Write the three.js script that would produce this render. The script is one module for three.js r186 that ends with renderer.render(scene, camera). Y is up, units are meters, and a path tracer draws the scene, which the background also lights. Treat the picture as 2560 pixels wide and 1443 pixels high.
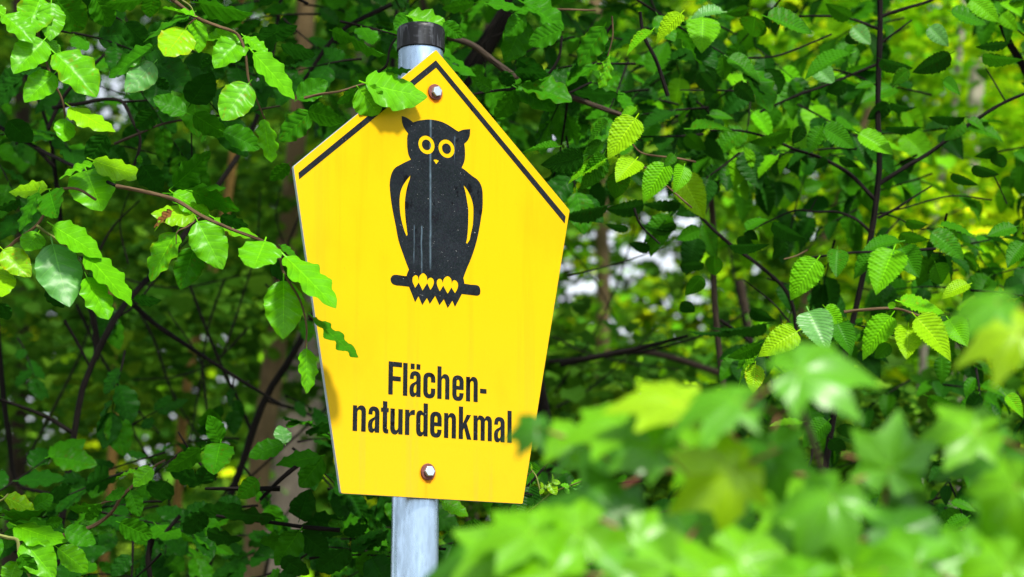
import * as THREE from 'three';
import { mergeGeometries } from 'three/addons/utils/BufferGeometryUtils.js';

// ---------------------------------------------------------------- camera, sky, sun, exposure
const scene = new THREE.Scene();
const FPX = 4800, PW = 2560, PH = 1443;
const camera = new THREE.PerspectiveCamera(2 * Math.atan(PH / 2 / FPX) * 180 / Math.PI, 1024 / 577, 0.05, 400);
camera.position.set(0, 1.6, 0);
camera.rotation.set(0.18822, 0, 0.00276);
camera.focus = 2.45;
camera.userData.fStop = 5.6;
camera.updateMatrixWorld(true);

const SUN = new THREE.Vector3(0.30, 0.78, 0.62).normalize();
function skyTexture() {
  const W = 512, H = 256, d = new Float32Array(W * H * 4);
  for (let r = 0; r < H; r++) for (let c = 0; c < W; c++) {
    const el = ((r + 0.5) / H - 0.5) * Math.PI, a = ((c + 0.5) / W - 0.5) * 2 * Math.PI, s = Math.max(0, Math.sin(el));
    const x = Math.cos(a) * Math.cos(el), z = Math.sin(a) * Math.cos(el), y = Math.sin(el);
    const cloud = 0.5 + 0.25 * Math.sin(5 * x + 3 * y + 1) * Math.sin(4 * z - 2 * y) + 0.15 * Math.sin(11 * x - 7 * z + 2) + 0.1 * Math.sin(17 * z + 9 * y);
    const glow = Math.pow(Math.max(0, x * SUN.x + y * SUN.y + z * SUN.z), 3.5) * 1.1;
    const b = 0.28 + 0.95 * Math.pow(1 - s, 4.5) - 0.12 * s + 0.3 * (cloud - 0.5) + glow, i = (r * W + c) * 4, k = Math.min(1, s * 1.4) * (1 - 0.55 * cloud);
    d[i] = b * (0.96 - 0.36 * k); d[i + 1] = b * (1 - 0.2 * k); d[i + 2] = b * (1.05 + 0.08 * k); d[i + 3] = 1;
  }
  const t = new THREE.DataTexture(d, W, H, THREE.RGBAFormat, THREE.FloatType);
  t.mapping = THREE.EquirectangularReflectionMapping; t.magFilter = THREE.LinearFilter; t.needsUpdate = true;
  return t;
}
scene.background = skyTexture();
scene.environment = scene.background;
const sun = new THREE.DirectionalLight(new THREE.Color(1, 0.95, 0.84), 4.0);
sun.position.copy(SUN).multiplyScalar(40).add(new THREE.Vector3(0, 2, -3));
sun.target.position.set(0, 2, -3);
sun.castShadow = true; sun.shadow.radius = 15; sun.shadow.mapSize.set(2048, 2048);
Object.assign(sun.shadow.camera, { left: -12, right: 12, top: 12, bottom: -12, near: 1, far: 90 });
sun.name = 'sun';
scene.add(sun, sun.target);
const renderer = new THREE.WebGLRenderer({ antialias: true });
renderer.toneMapping = THREE.LinearToneMapping;
renderer.toneMappingExposure = 1.98;
renderer.shadowMap.enabled = true;

// ---------------------------------------------------------------- helpers
const V = (x, y, z) => new THREE.Vector3(x, y, z);
function mulberry(a) { return () => { a = (a + 0x6d2b79f5) | 0; let t = Math.imul(a ^ (a >>> 15), 1 | a); t = (t + Math.imul(t ^ (t >>> 7), 61 | t)) ^ t; return ((t ^ (t >>> 14)) >>> 0) / 4294967296; }; }
const rnd = mulberry(71), R = (a, b) => a + (b - a) * rnd(), gauss = () => (rnd() + rnd() + rnd() + rnd() - 2) * 1.0;
function hash(x, y) { let h = Math.imul(x | 0, 374761393) + Math.imul(y | 0, 668265263); h = Math.imul(h ^ (h >>> 13), 1274126177); return ((h ^ (h >>> 16)) >>> 0) / 4294967296; }
function noise(x, y) {
  const ix = Math.floor(x), iy = Math.floor(y), fx = x - ix, fy = y - iy, u = fx * fx * (3 - 2 * fx), v = fy * fy * (3 - 2 * fy);
  return (hash(ix, iy) * (1 - u) + hash(ix + 1, iy) * u) * (1 - v) + (hash(ix, iy + 1) * (1 - u) + hash(ix + 1, iy + 1) * u) * v;
}
const fbm = (x, y) => 0.5 * noise(x, y) + 0.27 * noise(2.1 * x + 7, 2.1 * y) + 0.15 * noise(4.3 * x, 4.3 * y + 3) + 0.08 * noise(9 * x, 9 * y);
const clamp = (x, a = 0, b = 1) => Math.min(b, Math.max(a, x)), sm = (a, b, x) => { const t = clamp((x - a) / (b - a)); return t * t * (3 - 2 * t); };
// a place seen in the photograph, and its depth in metres, as a point of the scene
function at(x, y, d) { return V((x - PW / 2) / FPX * d, -(y - PH / 2) / FPX * d, -d).applyMatrix4(camera.matrixWorld); }
const toCamera = (p) => camera.position.clone().sub(p).normalize();
const inverse = camera.matrixWorld.clone().invert();
function pixelOf(p) { const q = p.clone().applyMatrix4(inverse); return [PW / 2 + FPX * q.x / -q.z, PH / 2 - FPX * q.y / -q.z, -q.z]; }
const used = {};
function numbered(n) { const k = used[n] = (used[n] ?? -1) + 1; return k ? n + '_' + String(k).padStart(3, '0') : n; }
function tag(o, label, category, group, kind) {
  if (label) o.userData.label = label;
  if (category) o.userData.category = category;
  if (group) o.userData.group = group;
  if (kind) o.userData.kind = kind;
  return o;
}
function thing(name, label, category, pos, group) {
  const o = new THREE.Group(); o.name = numbered(name); o.position.copy(pos ?? V(0, 0, 0)); scene.add(o);
  return tag(o, label, category, group);
}
function part(name, geometry, material, parent) {
  const m = new THREE.Mesh(geometry, material); m.name = name; m.castShadow = m.receiveShadow = true;
  if (parent) parent.add(m); else { m.name = numbered(name); scene.add(m); }
  return m;
}
function pixelMap(w, h, f, srgb) {
  const d = new Uint8Array(w * h * 4);
  for (let y = 0; y < h; y++) for (let x = 0; x < w; x++) { const c = f((x + 0.5) / w, (y + 0.5) / h), i = (y * w + x) * 4; for (let k = 0; k < 3; k++) d[i + k] = clamp(c[k] ?? c[0]) * 255; d[i + 3] = 255; }
  const t = new THREE.DataTexture(d, w, h); t.magFilter = THREE.LinearFilter; t.minFilter = THREE.LinearMipmapLinearFilter; t.generateMipmaps = true;
  t.wrapS = t.wrapT = THREE.RepeatWrapping; if (srgb) t.colorSpace = THREE.SRGBColorSpace; t.needsUpdate = true;
  return t;
}
const tile = (t, x, y) => { const c = t.clone(); c.repeat.set(x, y); c.needsUpdate = true; return c; };

// a tapering limb through points; radius from r0 to r1, a little uneven
function limb(points, r0, r1, sides = 7, per = 6, uneven = 0.08) {
  const curve = new THREE.CatmullRomCurve3(points, false, 'centripetal'), n = Math.max(2, (points.length - 1) * per);
  const frames = curve.computeFrenetFrames(n, false), pos = [], nor = [], uv = [], idx = [];
  let run = 0, last = null;
  for (let i = 0; i <= n; i++) {
    const t = i / n, c = curve.getPointAt(t), r = (r0 + (r1 - r0) * t) * (1 + uneven * (hash(i * 7 + points.length, Math.round(r0 * 1e5)) - 0.5) * 2);
    if (last) run += c.distanceTo(last); last = c;
    for (let j = 0; j <= sides; j++) {
      const a = j / sides * Math.PI * 2, d = frames.normals[i].clone().multiplyScalar(Math.cos(a)).addScaledVector(frames.binormals[i], Math.sin(a));
      pos.push(c.x + d.x * r, c.y + d.y * r, c.z + d.z * r); nor.push(d.x, d.y, d.z); uv.push(j / sides * Math.max(0.02, 6.28 * r0), run);
    }
  }
  for (let i = 0; i < n; i++) for (let j = 0; j < sides; j++) { const a = i * (sides + 1) + j, b = a + sides + 1; idx.push(a, a + 1, b, b, a + 1, b + 1); }
  const g = new THREE.BufferGeometry();
  g.setAttribute('position', new THREE.Float32BufferAttribute(pos, 3)); g.setAttribute('normal', new THREE.Float32BufferAttribute(nor, 3)); g.setAttribute('uv', new THREE.Float32BufferAttribute(uv, 2)); g.setIndex(idx);
  return g;
}

// ---------------------------------------------------------------- leaf shapes
function stripLeaf({ nv, peak, rows, cols, tooth, wavy, fold, bend, cup, pleat, twist, phase, petiole = 0.12 }) {
  const pos = [], uv = [], idx = [];
  const a = peak[0], b = peak[1], top = a / (a + b), norm = Math.pow(top, a) * Math.pow(1 - top, b);
  const spine = (t) => Math.abs(bend) < 1e-3 ? [t, 0] : [Math.sin(bend * t) / bend, -(1 - Math.cos(bend * t)) / bend];
  for (let i = 0; i <= rows; i++) {
    const t = i / rows, w0 = Math.pow(Math.max(t, 1e-4), a) * Math.pow(Math.max(1 - t, 0), b) / norm, [sy, sz] = spine(t), ang = bend * t;
    for (let j = 0; j <= cols; j++) {
      const s = j / cols * 2 - 1, side = Math.sign(s) || 1, e = Math.abs(s);
      const saw = tooth ? tooth * (((t * nv * 1.6 + (side > 0 ? 0 : 0.4)) % 1) - 0.5) * Math.pow(e, 6) : 0;
      const w = w0 * (1 + wavy * 0.22 * Math.sin(2 * Math.PI * nv * t * 0.95 + side) * Math.pow(e, 4) + saw);
      const x = s * 0.5 * w;
      let h = fold * e * w0 * 0.5 - cup * e * e * w0 * 0.5;
      h += wavy * 0.32 * Math.pow(e, 2) * w0 * Math.sin(2 * Math.PI * (nv * 0.5 * t) + phase + side * 1.2);
      h += pleat * w0 * (0.35 + 0.65 * e) * Math.cos(2 * Math.PI * nv * (t - 0.2 * e)) * Math.min(1, e * 5);
      const tw = twist * t, xx = x * Math.cos(tw) - h * Math.sin(tw), hh = x * Math.sin(tw) + h * Math.cos(tw);
      pos.push(xx, sy + hh * Math.sin(ang), sz + hh * Math.cos(ang)); uv.push(0.5 + s * 0.5, t);
    }
  }
  for (let i = 0; i < rows; i++) for (let j = 0; j < cols; j++) { const p = i * (cols + 1) + j, q = p + cols + 1; idx.push(p, p + 1, q, q, p + 1, q + 1); }
  if (petiole) {
    const k = pos.length / 3, w = 0.017;
    for (const [y, z] of [[-petiole, 0.012], [-petiole * 0.5, 0.004], [0.03, 0.001]]) { pos.push(-w, y, z, 0, y, z + w, w, y, z); uv.push(0.497, 0.02, 0.5, 0.02, 0.503, 0.02); }
    for (let i = 0; i < 2; i++) { const p = k + i * 3; idx.push(p, p + 1, p + 3, p + 3, p + 1, p + 4, p + 1, p + 2, p + 4, p + 4, p + 2, p + 5); }
  }
  const g = new THREE.BufferGeometry();
  g.setAttribute('position', new THREE.Float32BufferAttribute(pos, 3)); g.setAttribute('uv', new THREE.Float32BufferAttribute(uv, 2)); g.setIndex(idx); g.computeVertexNormals();
  return g;
}
function mapleLeaf(bend, cup, seed, ring = 4, around = 72) {
  const lobes = [[0, 1, 0.6], [0.92, 0.93, 0.58], [-0.92, 0.93, 0.58], [1.92, 0.7, 0.56], [-1.92, 0.7, 0.56]], pos = [0, 0, 0], uv = [0.5, 0.5], idx = [], q = mulberry(seed), ph = q() * 6;
  for (let k = 1; k <= ring; k++) for (let j = 0; j < around; j++) {
    const th = (j / around) * 2 * Math.PI - Math.PI;
    let r = 0.5, near = 9;
    for (const [c, l, s] of lobes) { const d = Math.abs(th - c); near = Math.min(near, d / s); r = Math.max(r, l * (1 - 0.5 * Math.pow(Math.min(1.2, d / s), 1.1)) + 0.10 * Math.max(0, Math.cos(d / s * 8)) * (d / s < 1 ? 1 : 0)); }
    if (Math.abs(th) > 2.75) r = 0.5 - (Math.abs(th) - 2.75) * 0.8;
    const f = k / ring, rr = r * f, x = Math.sin(th) * rr, y0 = Math.cos(th) * rr;
    let z = 0.07 * f * Math.min(near, 1.4) - cup * rr * rr + 0.03 * f * Math.sin(5 * th + ph) + 0.02 * Math.sin(9 * x + ph) * f;
    z -= bend * y0 * Math.abs(y0) * 0.5; z += 0.035 * f * Math.sin(4.5 * x + 2 * ph) * Math.sin(5 * y0 + ph);
    pos.push(x, y0, z); uv.push(0.5 + x * 0.48, 0.5 + y0 * 0.48);
  }
  for (let j = 0; j < around; j++) {
    const n = (j + 1) % around;
    idx.push(0, 1 + n, 1 + j);
    for (let k = 0; k < ring - 1; k++) { const a = 1 + k * around; idx.push(a + j, a + n, a + around + j, a + around + j, a + n, a + around + n); }
  }
  const g = new THREE.BufferGeometry();
  g.setAttribute('position', new THREE.Float32BufferAttribute(pos, 3)); g.setAttribute('uv', new THREE.Float32BufferAttribute(uv, 2)); g.setIndex(idx); g.computeVertexNormals();
  return g;
}
const SHAPES = { beech: [], hornbeam: [], maple: [], plain: [] };
for (let i = 0; i < 7; i++) {
  const q = mulberry(300 + i), u = (a, b) => a + (b - a) * q();
  SHAPES.beech.push(stripLeaf({ nv: 7, peak: [u(0.5, 0.6), u(0.74, 0.92)], rows: 32, cols: 8, tooth: 0.022, wavy: u(0.08, 0.17), fold: u(0.05, 0.4), bend: u(-0.15, 0.5), cup: u(0, 0.25), pleat: 0.013, twist: u(-0.3, 0.3), phase: u(0, 6) }));
  SHAPES.hornbeam.push(stripLeaf({ nv: 13, peak: [u(0.42, 0.5), u(0.92, 1.12)], rows: 76, cols: 8, tooth: 0.15, wavy: u(0.02, 0.07), fold: u(0.05, 0.35), bend: u(0, 0.7), cup: u(0, 0.2), pleat: 0.010, twist: u(-0.25, 0.25), phase: u(0, 6) }));
  SHAPES.maple.push(mapleLeaf(u(0.3, 1.1), u(0, 0.4), 40 + i));
}
for (let i = 0; i < 3; i++) SHAPES.plain.push(stripLeaf({ nv: 6, peak: [0.5, 0.95], rows: 8, cols: 2, tooth: 0, wavy: 0.2, fold: 0.3 * i, bend: 0.3 + 0.25 * i, cup: 0, pleat: 0, twist: 0.2 * (i - 1), phase: i, petiole: 0 }));

// ---------------------------------------------------------------- leaf skins: veins, mottling, fine relief
function veins(nv) {
  return (u, v) => {
    const s = u * 2 - 1, e = Math.abs(s), mid = Math.exp(-Math.pow(s / (0.030 * (1.25 - v)), 2));
    const k = (v - 0.2 * e - 0.02 * e * e) * nv, d = Math.abs(k - Math.round(k)), lat = Math.exp(-Math.pow(d / 0.055, 2)) * (1 - 0.4 * e) * (e < 0.97 ? 1 : 0);
    return { mid, lat, d, k };
  };
}
function leafSkin(nv, pleat, ill = 0) {
  const f = veins(nv);
  const map = pixelMap(256, 512, (u, v) => {
    const { mid, lat, d } = f(u, v), n = fbm(u * 9, v * 16), fine = noise(u * 70, v * 130), blot = sm(0.62, 0.8, fbm(u * 4 + 20, v * 6));
    let g = 0.56 + 0.16 * (n - 0.5) + 0.07 * (fine - 0.5) + 0.05 * (d - 0.25) + 0.06 * blot;
    const w = clamp(mid * 0.95 + lat * 0.5), spot = noise(u * 34 + 5, v * 60) > 0.955 ? 0.8 : 1;
    const e = Math.abs(u * 2 - 1), sick = ill * clamp(sm(0.66, 0.72, fbm(u * 5 + 40, v * 7 + ill * 9)) + sm(0.84, 1.0, e + 0.5 * (fbm(u * 6, v * 9 + 3) - 0.5)) * 0.55), c = [(g + (0.98 - g) * w) * spot, (g + (0.98 - g) * w * 0.8) * spot, (g * 0.95 + (0.75 - g) * w * 0.6) * spot];
    return [c[0] + (1 - c[0]) * 0.9 * sick, c[1] * (1 - 0.25 * sick), c[2] * (1 - 0.3 * sick)];
  });
  const bump = pixelMap(256, 512, (u, v) => { const { mid, lat, d } = f(u, v); return [clamp(0.25 + pleat * (0.5 + 0.5 * Math.cos(2 * Math.PI * d)) * -1 + pleat + 0.1 * fbm(u * 14, v * 24) - 0.3 * mid - 0.2 * lat)]; });
  map.wrapS = map.wrapT = bump.wrapS = bump.wrapT = THREE.ClampToEdgeWrapping;
  const rough = pixelMap(128, 256, (u, v) => [clamp(0.75 + 0.5 * (fbm(u * 6, v * 10) - 0.5))]);
  return { map, bump, rough };
}
const mapleSkin = (() => {
  const f = (u, v) => {
    const x = (u - 0.5) / 0.48, y = (v - 0.5) / 0.48, r = Math.hypot(x, y), th = Math.atan2(x, y);
    let w = Math.exp(-Math.pow(r / 0.03, 2));
    for (const c of [0, 0.92, -0.92, 1.95, -1.95]) {
      const d = th - c, along = r * Math.cos(d), off = r * Math.sin(d); if (along < 0) continue;
      w = Math.max(w, Math.exp(-Math.pow(off / (0.016 * (1.1 - along)), 2)));
      const k = (along - Math.abs(off) * 0.9) * 9, dd = Math.abs(k - Math.round(k));
      if (Math.abs(d) < 0.45) w = Math.max(w, 0.4 * Math.exp(-Math.pow(dd / 0.07, 2)));
    }
    return w;
  };
  const map = pixelMap(256, 256, (u, v) => { const w = f(u, v), g = 0.58 + 0.2 * (fbm(u * 8, v * 8) - 0.5); return [g + (0.97 - g) * w, g + (0.97 - g) * w * 0.8, g * 0.95 + (0.7 - g) * w * 0.5]; });
  const bump = pixelMap(256, 256, (u, v) => [clamp(0.6 - 0.4 * f(u, v) + 0.3 * (fbm(u * 10, v * 10) - 0.5))]);
  return { map, bump };
})();
const SKIN = { beech: leafSkin(7, 0.4), hornbeam: leafSkin(13, 0.4), maple: mapleSkin, beech2: leafSkin(7, 0.4, 0.8), hornbeam2: leafSkin(13, 0.4, 0.7) };
// base colours of leaves by age: y fresh and yellow, b young and sunlit, m grown, d old and shaded, g grown, sky sheen painted in
const AGE_LIGHT = { w: [0.42, 0.17, 0.05], y: [0.37, 0.78, 0.006], b: [0.19, 0.65, 0.006], m: [0.058, 0.29, 0.005], d: [0.020, 0.125, 0.006], g: [0.16, 0.52, 0.08] };  // light and shade partly put into these colours, g paled like reflected sky
function leafMaterial(color, skin, o = {}) {
  const m = new THREE.MeshPhysicalMaterial({ color: new THREE.Color().setRGB(...color), map: skin?.map ?? null, bumpMap: skin?.bump ?? null, bumpScale: 0.0012, roughness: 1, transmission: 0.36, thickness: 0, specularIntensity: 0.01, clearcoat: 0.10, clearcoatRoughness: 0.38, side: THREE.DoubleSide, ...o });
  return m;
}
const LEAF = {};
for (const sp of ['beech', 'hornbeam', 'maple']) for (const [k, c] of Object.entries(AGE_LIGHT)) {
  if (sp === 'maple' && k === 'g') { LEAF.mapleg = leafMaterial([0.17, 0.56, 0.012], SKIN.maple, { clearcoat: 0.9, clearcoatRoughness: 0.36, transmission: 0.42 }); continue; }
  const s = sp === 'maple' ? [1.25, 1.05, 1.2] : sp === 'hornbeam' ? [1, 0.98, 1] : [0.92, 1, 1];
  LEAF[sp + k] = leafMaterial(c.map((x, i) => x * s[i]), SKIN[sp], k === 'g' ? { clearcoat: 0.9, clearcoatRoughness: 0.42 } : sp === 'hornbeam' ? { clearcoat: 0.12 } : sp === 'maple' ? { clearcoat: 0.8, clearcoatRoughness: 0.36, transmission: 0.42 } : k === 'b' || k === 'y' ? { clearcoat: 0.28, clearcoatRoughness: 0.32 } : {});
  if (sp !== 'maple') { LEAF[sp + k + 2] = LEAF[sp + k].clone(); LEAF[sp + k + 2].map = SKIN[sp + 2].map; }
}
const LEAF_MANY = leafMaterial([1, 1, 1], null, { clearcoat: 0.1, clearcoatRoughness: 0.4 });

// ---------------------------------------------------------------- bark
const barkMap = pixelMap(256, 512, (u, v) => { const n = fbm(u * 10, v * 6), c = noise(u * 60, v * 14), l = sm(0.6, 0.75, fbm(u * 5 + 9, v * 5)); const g = 0.55 + 0.35 * (n - 0.5) + 0.2 * (c - 0.5) + 0.2 * l; return [g, g * 0.98, g * 0.93]; });
const barkBump = pixelMap(256, 512, (u, v) => [clamp(0.5 + 0.6 * (fbm(u * 14, v * 6) - 0.5) + 0.3 * (noise(u * 70, v * 16) - 0.5))]);
const bark = (r, g, b) => new THREE.MeshPhysicalMaterial({ specularIntensity: 0.25, color: new THREE.Color().setRGB(r, g, b), map: tile(barkMap, 6, 3), bumpMap: tile(barkBump, 6, 3), bumpScale: 0.006, roughness: 0.9 });
const BARK = { dark: bark(0.012, 0.0095, 0.008), twig: bark(0.17, 0.11, 0.06), green: bark(0.3, 0.34, 0.1), red: bark(0.4, 0.14, 0.1), tan: bark(0.24, 0.17, 0.09), ochre: bark(0.2, 0.125, 0.032), grey: bark(0.22, 0.19, 0.16), pale: bark(0.6, 0.54, 0.48), brown: bark(0.07, 0.052, 0.038) };

// ---------------------------------------------------------------- leaf placing
// matrix of a leaf from its base, direction, upper-side normal, length and full width
const _m = new THREE.Matrix4();
function leafMatrix(base, dir, normal, L, W, flip) {
  const y = dir.clone().normalize(), x = y.clone().cross(normal).normalize(), z = x.clone().cross(y);
  return new THREE.Matrix4().makeBasis(x.multiplyScalar(W * (flip ? -1 : 1)), y.multiplyScalar(L), z.multiplyScalar(L * (flip ? -1 : 1) * (flip ? -1 : 1))).setPosition(base);
}
// a leaf seen in the photograph: where its base and tip lie, how wide it looks; its tilt follows from that
const NATURAL = { beech: 1.5, hornbeam: 1.62 };
// which way a blade leans cannot be seen in the outline alone: sunlit leaves are turned to the light, shaded ones from it
function seenLeaf(sp, bx, by, tx, ty, w, depth, lean, ageLight) {
  const len = Math.hypot(tx - bx, ty - by), full = Math.max(len, w * NATURAL[sp] * 0.97) * 1.03, k = depth / FPX;
  const away = clamp(Math.sqrt(Math.max(0, full * full - len * len)) * k, 0, 0.05) * 0.9, base = at(bx, by, depth), options = [];
  for (const s of lean === undefined ? [1, -1] : [0]) for (const t of [1, -1]) {
    const dir = at(tx, ty, depth - (lean ?? away * s)).sub(base), L = dir.length(), Wfull = Math.max(L / NATURAL[sp], w * k), roll = Math.acos(clamp(w * k / Wfull, 0.12, 0.97)) * t;
    const side = dir.clone().cross(toCamera(base)).normalize(), n = side.clone().cross(dir).normalize().applyAxisAngle(dir.clone().normalize(), roll);
    options.push({ m: leafMatrix(base, dir, n, L, Wfull), base, size: full, lit: n.dot(SUN) + R(-0.12, 0.12) });
  }
  options.sort((p, q) => q.lit - p.lit);
  return options['ybg'.includes(ageLight) ? 0 : ageLight === 'd' ? options.length - 1 : Math.floor(rnd() * options.length)];
}
// openings between the crowns: where the photograph shows sky (pixels), as directions that the far foliage leaves free
const GAPS = `225,215,26,20 268,222,16,34 180,160,9,12 455,322,20,18 190,388,12,14 130,790,8,9 190,992,12,18 20,1000,12,34 12,1180,16,44 345,1152,30,17 50,1140,13,11 565,950,13,13 480,1112,10,9 640,690,8,8 400,975,9,8
  1398,345,28,26 1540,648,44,30 1575,640,20,20 1648,660,40,30 1600,640,16,14 1430,715,30,22 1472,722,18,16 1560,690,30,18 1415,675,16,14 1978,400,10,10 1979,428,9,9 2016,562,14,14 2030,580,14,14 2108,553,13,13 1882,688,16,16 1640,1003,26,20 1530,862,9,8 1542,876,9,8 1785,933,13,11 1818,870,9,9 1700,560,26,16 1470,500,30,14 1650,490,26,12 1690,585,16,12 1745,625,20,26 1735,600,12,20 2430,225,18,26 2370,655,14,10 1510,600,16,12 1500,650,10,10 1610,905,7,7 1630,928,7,7 1600,30,8,6 1635,45,10,8 2360,480,12,10 1900,800,12,10 1740,815,14,10`.trim().split(/\s+/).map((s) => s.split(',').map(Number)).map(([x, y, a, b]) => [x, y, Math.min(a, 21), Math.min(b, 20)]);
{ const q = mulberry(5); for (let i = 0; i < 85; i++) GAPS.push([1385 + q() * 640, 480 + q() * 460, 3 + q() * 8, 3 + q() * 8]); for (let i = 0; i < 34; i++) GAPS.push([q() * 760, q() * 1200, 2 + q() * 5, 2 + q() * 6]); for (let i = 0; i < 40; i++) GAPS.push([1150 + q() * 1400, q() * 480, 2 + q() * 5, 2 + q() * 5]); }
const THIN = [[1580, 680, 360, 240, 0.56], [220, 240, 190, 140, 0.68], [70, 1080, 150, 180, 0.68], [420, 1090, 240, 150, 0.6], [560, 930, 200, 120, 0.5], [1400, 345, 80, 70, 0.5], [1980, 480, 180, 150, 0.45], [1640, 1000, 90, 60, 0.5], [2420, 240, 90, 90, 0.4]];
const thinned = (q) => { let p = 0; for (const [x, y, a, b, d] of THIN) { const u = ((q[0] - x) / a) ** 2 + ((q[1] - y) / b) ** 2; if (u < 1) p = Math.max(p, d * (1 - u * u)); } return p; };
const inGap = (q, k = 1) => { for (const [x, y, a, b] of GAPS) { const u = (q[0] - x) / (a * 0.8 * k + 8), v = (q[1] - y) / (b * 0.8 * k + 8); if (u * u + v * v < 1) return true; } return false; };
class Foliage {                                     // gathers the leaves of one tree
  constructor(sp) { this.sp = sp; this.list = []; }
  add(m, ageLight, size) { this.list.push({ m, ageLight, size, sp: this.sp, v: Math.floor(rnd() * 7), ill: rnd() < 0.3 }); }
  seen(text, depth, spread, [ox, oy, f] = [0, 0, 2.977]) {
    for (const line of text.trim().split('\n')) {
      const [a, b, c, d, w, ageLight, lean] = line.trim().split(/\s+/);
      const l = seenLeaf(this.sp, ox + a / f, oy + b / f, ox + c / f, oy + d / f, w / f, depth + R(-spread, spread), lean ? +lean : undefined, ageLight);
      this.add(l.m, ageLight, 1e4 + l.size);
    }
  }
  // a side twig with alternating leaves
  spray(start, dir, n, leafLen, ageLights, twigs, lean = 0.55) {
    const pts = [start.clone()], d = dir.clone().normalize(), step = leafLen * R(0.42, 0.55), cam = toCamera(start);
    const plane = V(0, R(0.35, 1), 0).addScaledVector(cam, R(0.1, lean * 1.6)).add(V(gauss(), gauss(), gauss()).multiplyScalar(0.28)).normalize();
    let p = start.clone();
    for (let i = 0; i < n; i++) {
      d.add(V(gauss() * 0.1, -0.05 + gauss() * 0.08, gauss() * 0.1)).normalize();
      p = p.clone().addScaledVector(d, step); pts.push(p);
      const side = (i % 2 ? 1 : -1), out = d.clone().applyAxisAngle(plane, side * R(0.6, 1.1)).add(V(0, -R(0.05, 0.4), 0)).normalize();
      const L = leafLen * R(0.72, 1.12) * (i < 1 ? 0.8 : 1), nn = plane.clone().add(V(gauss(), gauss(), gauss()).multiplyScalar(0.3)).normalize(), ageLight = ageLights[Math.floor(rnd() * ageLights.length)];
      const q = pixelOf(p); if (rnd() < 0.92 && inGap(q, 0.8)) continue; const inside = q[0] > -60 && q[0] < PW + 60 && q[1] > -60 && q[1] < PH + 60;
      this.add(leafMatrix(p.clone().addScaledVector(out, leafLen * 0.1), out, nn, L, L / NATURAL[this.sp] * R(0.9, 1.08)), ageLight, inside ? L / q[2] * FPX : 0);
    }
    this.add(leafMatrix(p, d.clone().add(V(0, -0.25, 0)), plane, leafLen, leafLen / NATURAL[this.sp]), ageLights[Math.floor(rnd() * ageLights.length)], 0);
    twigs.push(limb(pts, 0.0022, 0.0008, 5, 2));
  }
  build(root, most = 300) {
    const back = root.position.clone().negate();
    this.list.sort((a, b) => b.size - a.size);
    this.list.slice(0, most).forEach((l) => {
      const shapes = SHAPES[l.sp], o = part('leaf', shapes[l.v % shapes.length], LEAF[l.sp + l.ageLight + (l.ill ? 2 : '')], root);
      l.m.clone().premultiply(new THREE.Matrix4().makeTranslation(back)).decompose(o.position, o.quaternion, o.scale);
    });
    const rest = this.list.slice(most);
    if (rest.length) many(rest.map((l) => l.m.premultiply(new THREE.Matrix4().makeTranslation(back))), rest.map((l) => jitter(AGE_LIGHT[l.ageLight].map((x) => x * 0.58), 0.12)), SHAPES[this.sp][2], root, 'foliage', leafMaterial([1.72, 1.72, 1.72], SKIN[this.sp]));
  }
}
function jitter(c, a) { const k = 1 + gauss() * a; return [c[0] * k * (1 + gauss() * a), c[1] * k, c[2] * k]; }
function many(matrices, colors, geometry, parent, name, material = LEAF_MANY) {
  const o = new THREE.InstancedMesh(geometry, material, matrices.length), c = new THREE.Color();
  matrices.forEach((m, i) => { o.setMatrixAt(i, m); o.setColorAt(i, c.setRGB(...colors[i])); });
  o.name = parent ? name : numbered(name); o.castShadow = o.receiveShadow = true; o.userData.kind = 'stuff'; (parent ?? scene).add(o);
  return o;
}
const shift = (pts, root) => pts.map((p) => p.clone().sub(root.position));
const line = (text, depth) => text.trim().split(/\s+/).map((s, i, all) => { const [x, y, d] = s.split(',').map(Number); return at(x, y, d || depth); });
function branch(root, pts, r0, r1, material, name = 'branch') { return part(name, limb(shift(pts, root), r0, r1, r0 > 0.02 ? 14 : 8), material, root); }

// ---------------------------------------------------------------- ground
const groundMap = pixelMap(512, 512, (u, v) => { const n = fbm(u * 24, v * 24), l = noise(u * 90, v * 90), g = sm(0.45, 0.6, fbm(u * 7 + 3, v * 7)); const a = 0.5 + 0.5 * (n - 0.5) + 0.3 * (l - 0.5); return [a * (0.62 - 0.25 * g), a * (0.5 + 0.1 * g), a * (0.3 - 0.1 * g)]; });
{
  const g = new THREE.PlaneGeometry(240, 240, 120, 120); g.rotateX(-Math.PI / 2);
  const p = g.attributes.position;
  for (let i = 0; i < p.count; i++) { const x = p.getX(i), z = p.getZ(i), d = Math.hypot(x, z); p.setY(i, (fbm(x * 0.3 + 50, z * 0.3 + 50) - 0.5) * 0.25 * Math.min(1, d / 4)); }
  g.computeVertexNormals();
  const o = part('ground', g, new THREE.MeshStandardMaterial({ color: new THREE.Color().setRGB(0.32, 0.3, 0.22), map: tile(groundMap, 60, 60), roughness: 1 }));
  tag(o, 'forest floor of leaf litter and low green growth', 'ground', null, 'structure');
}

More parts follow.
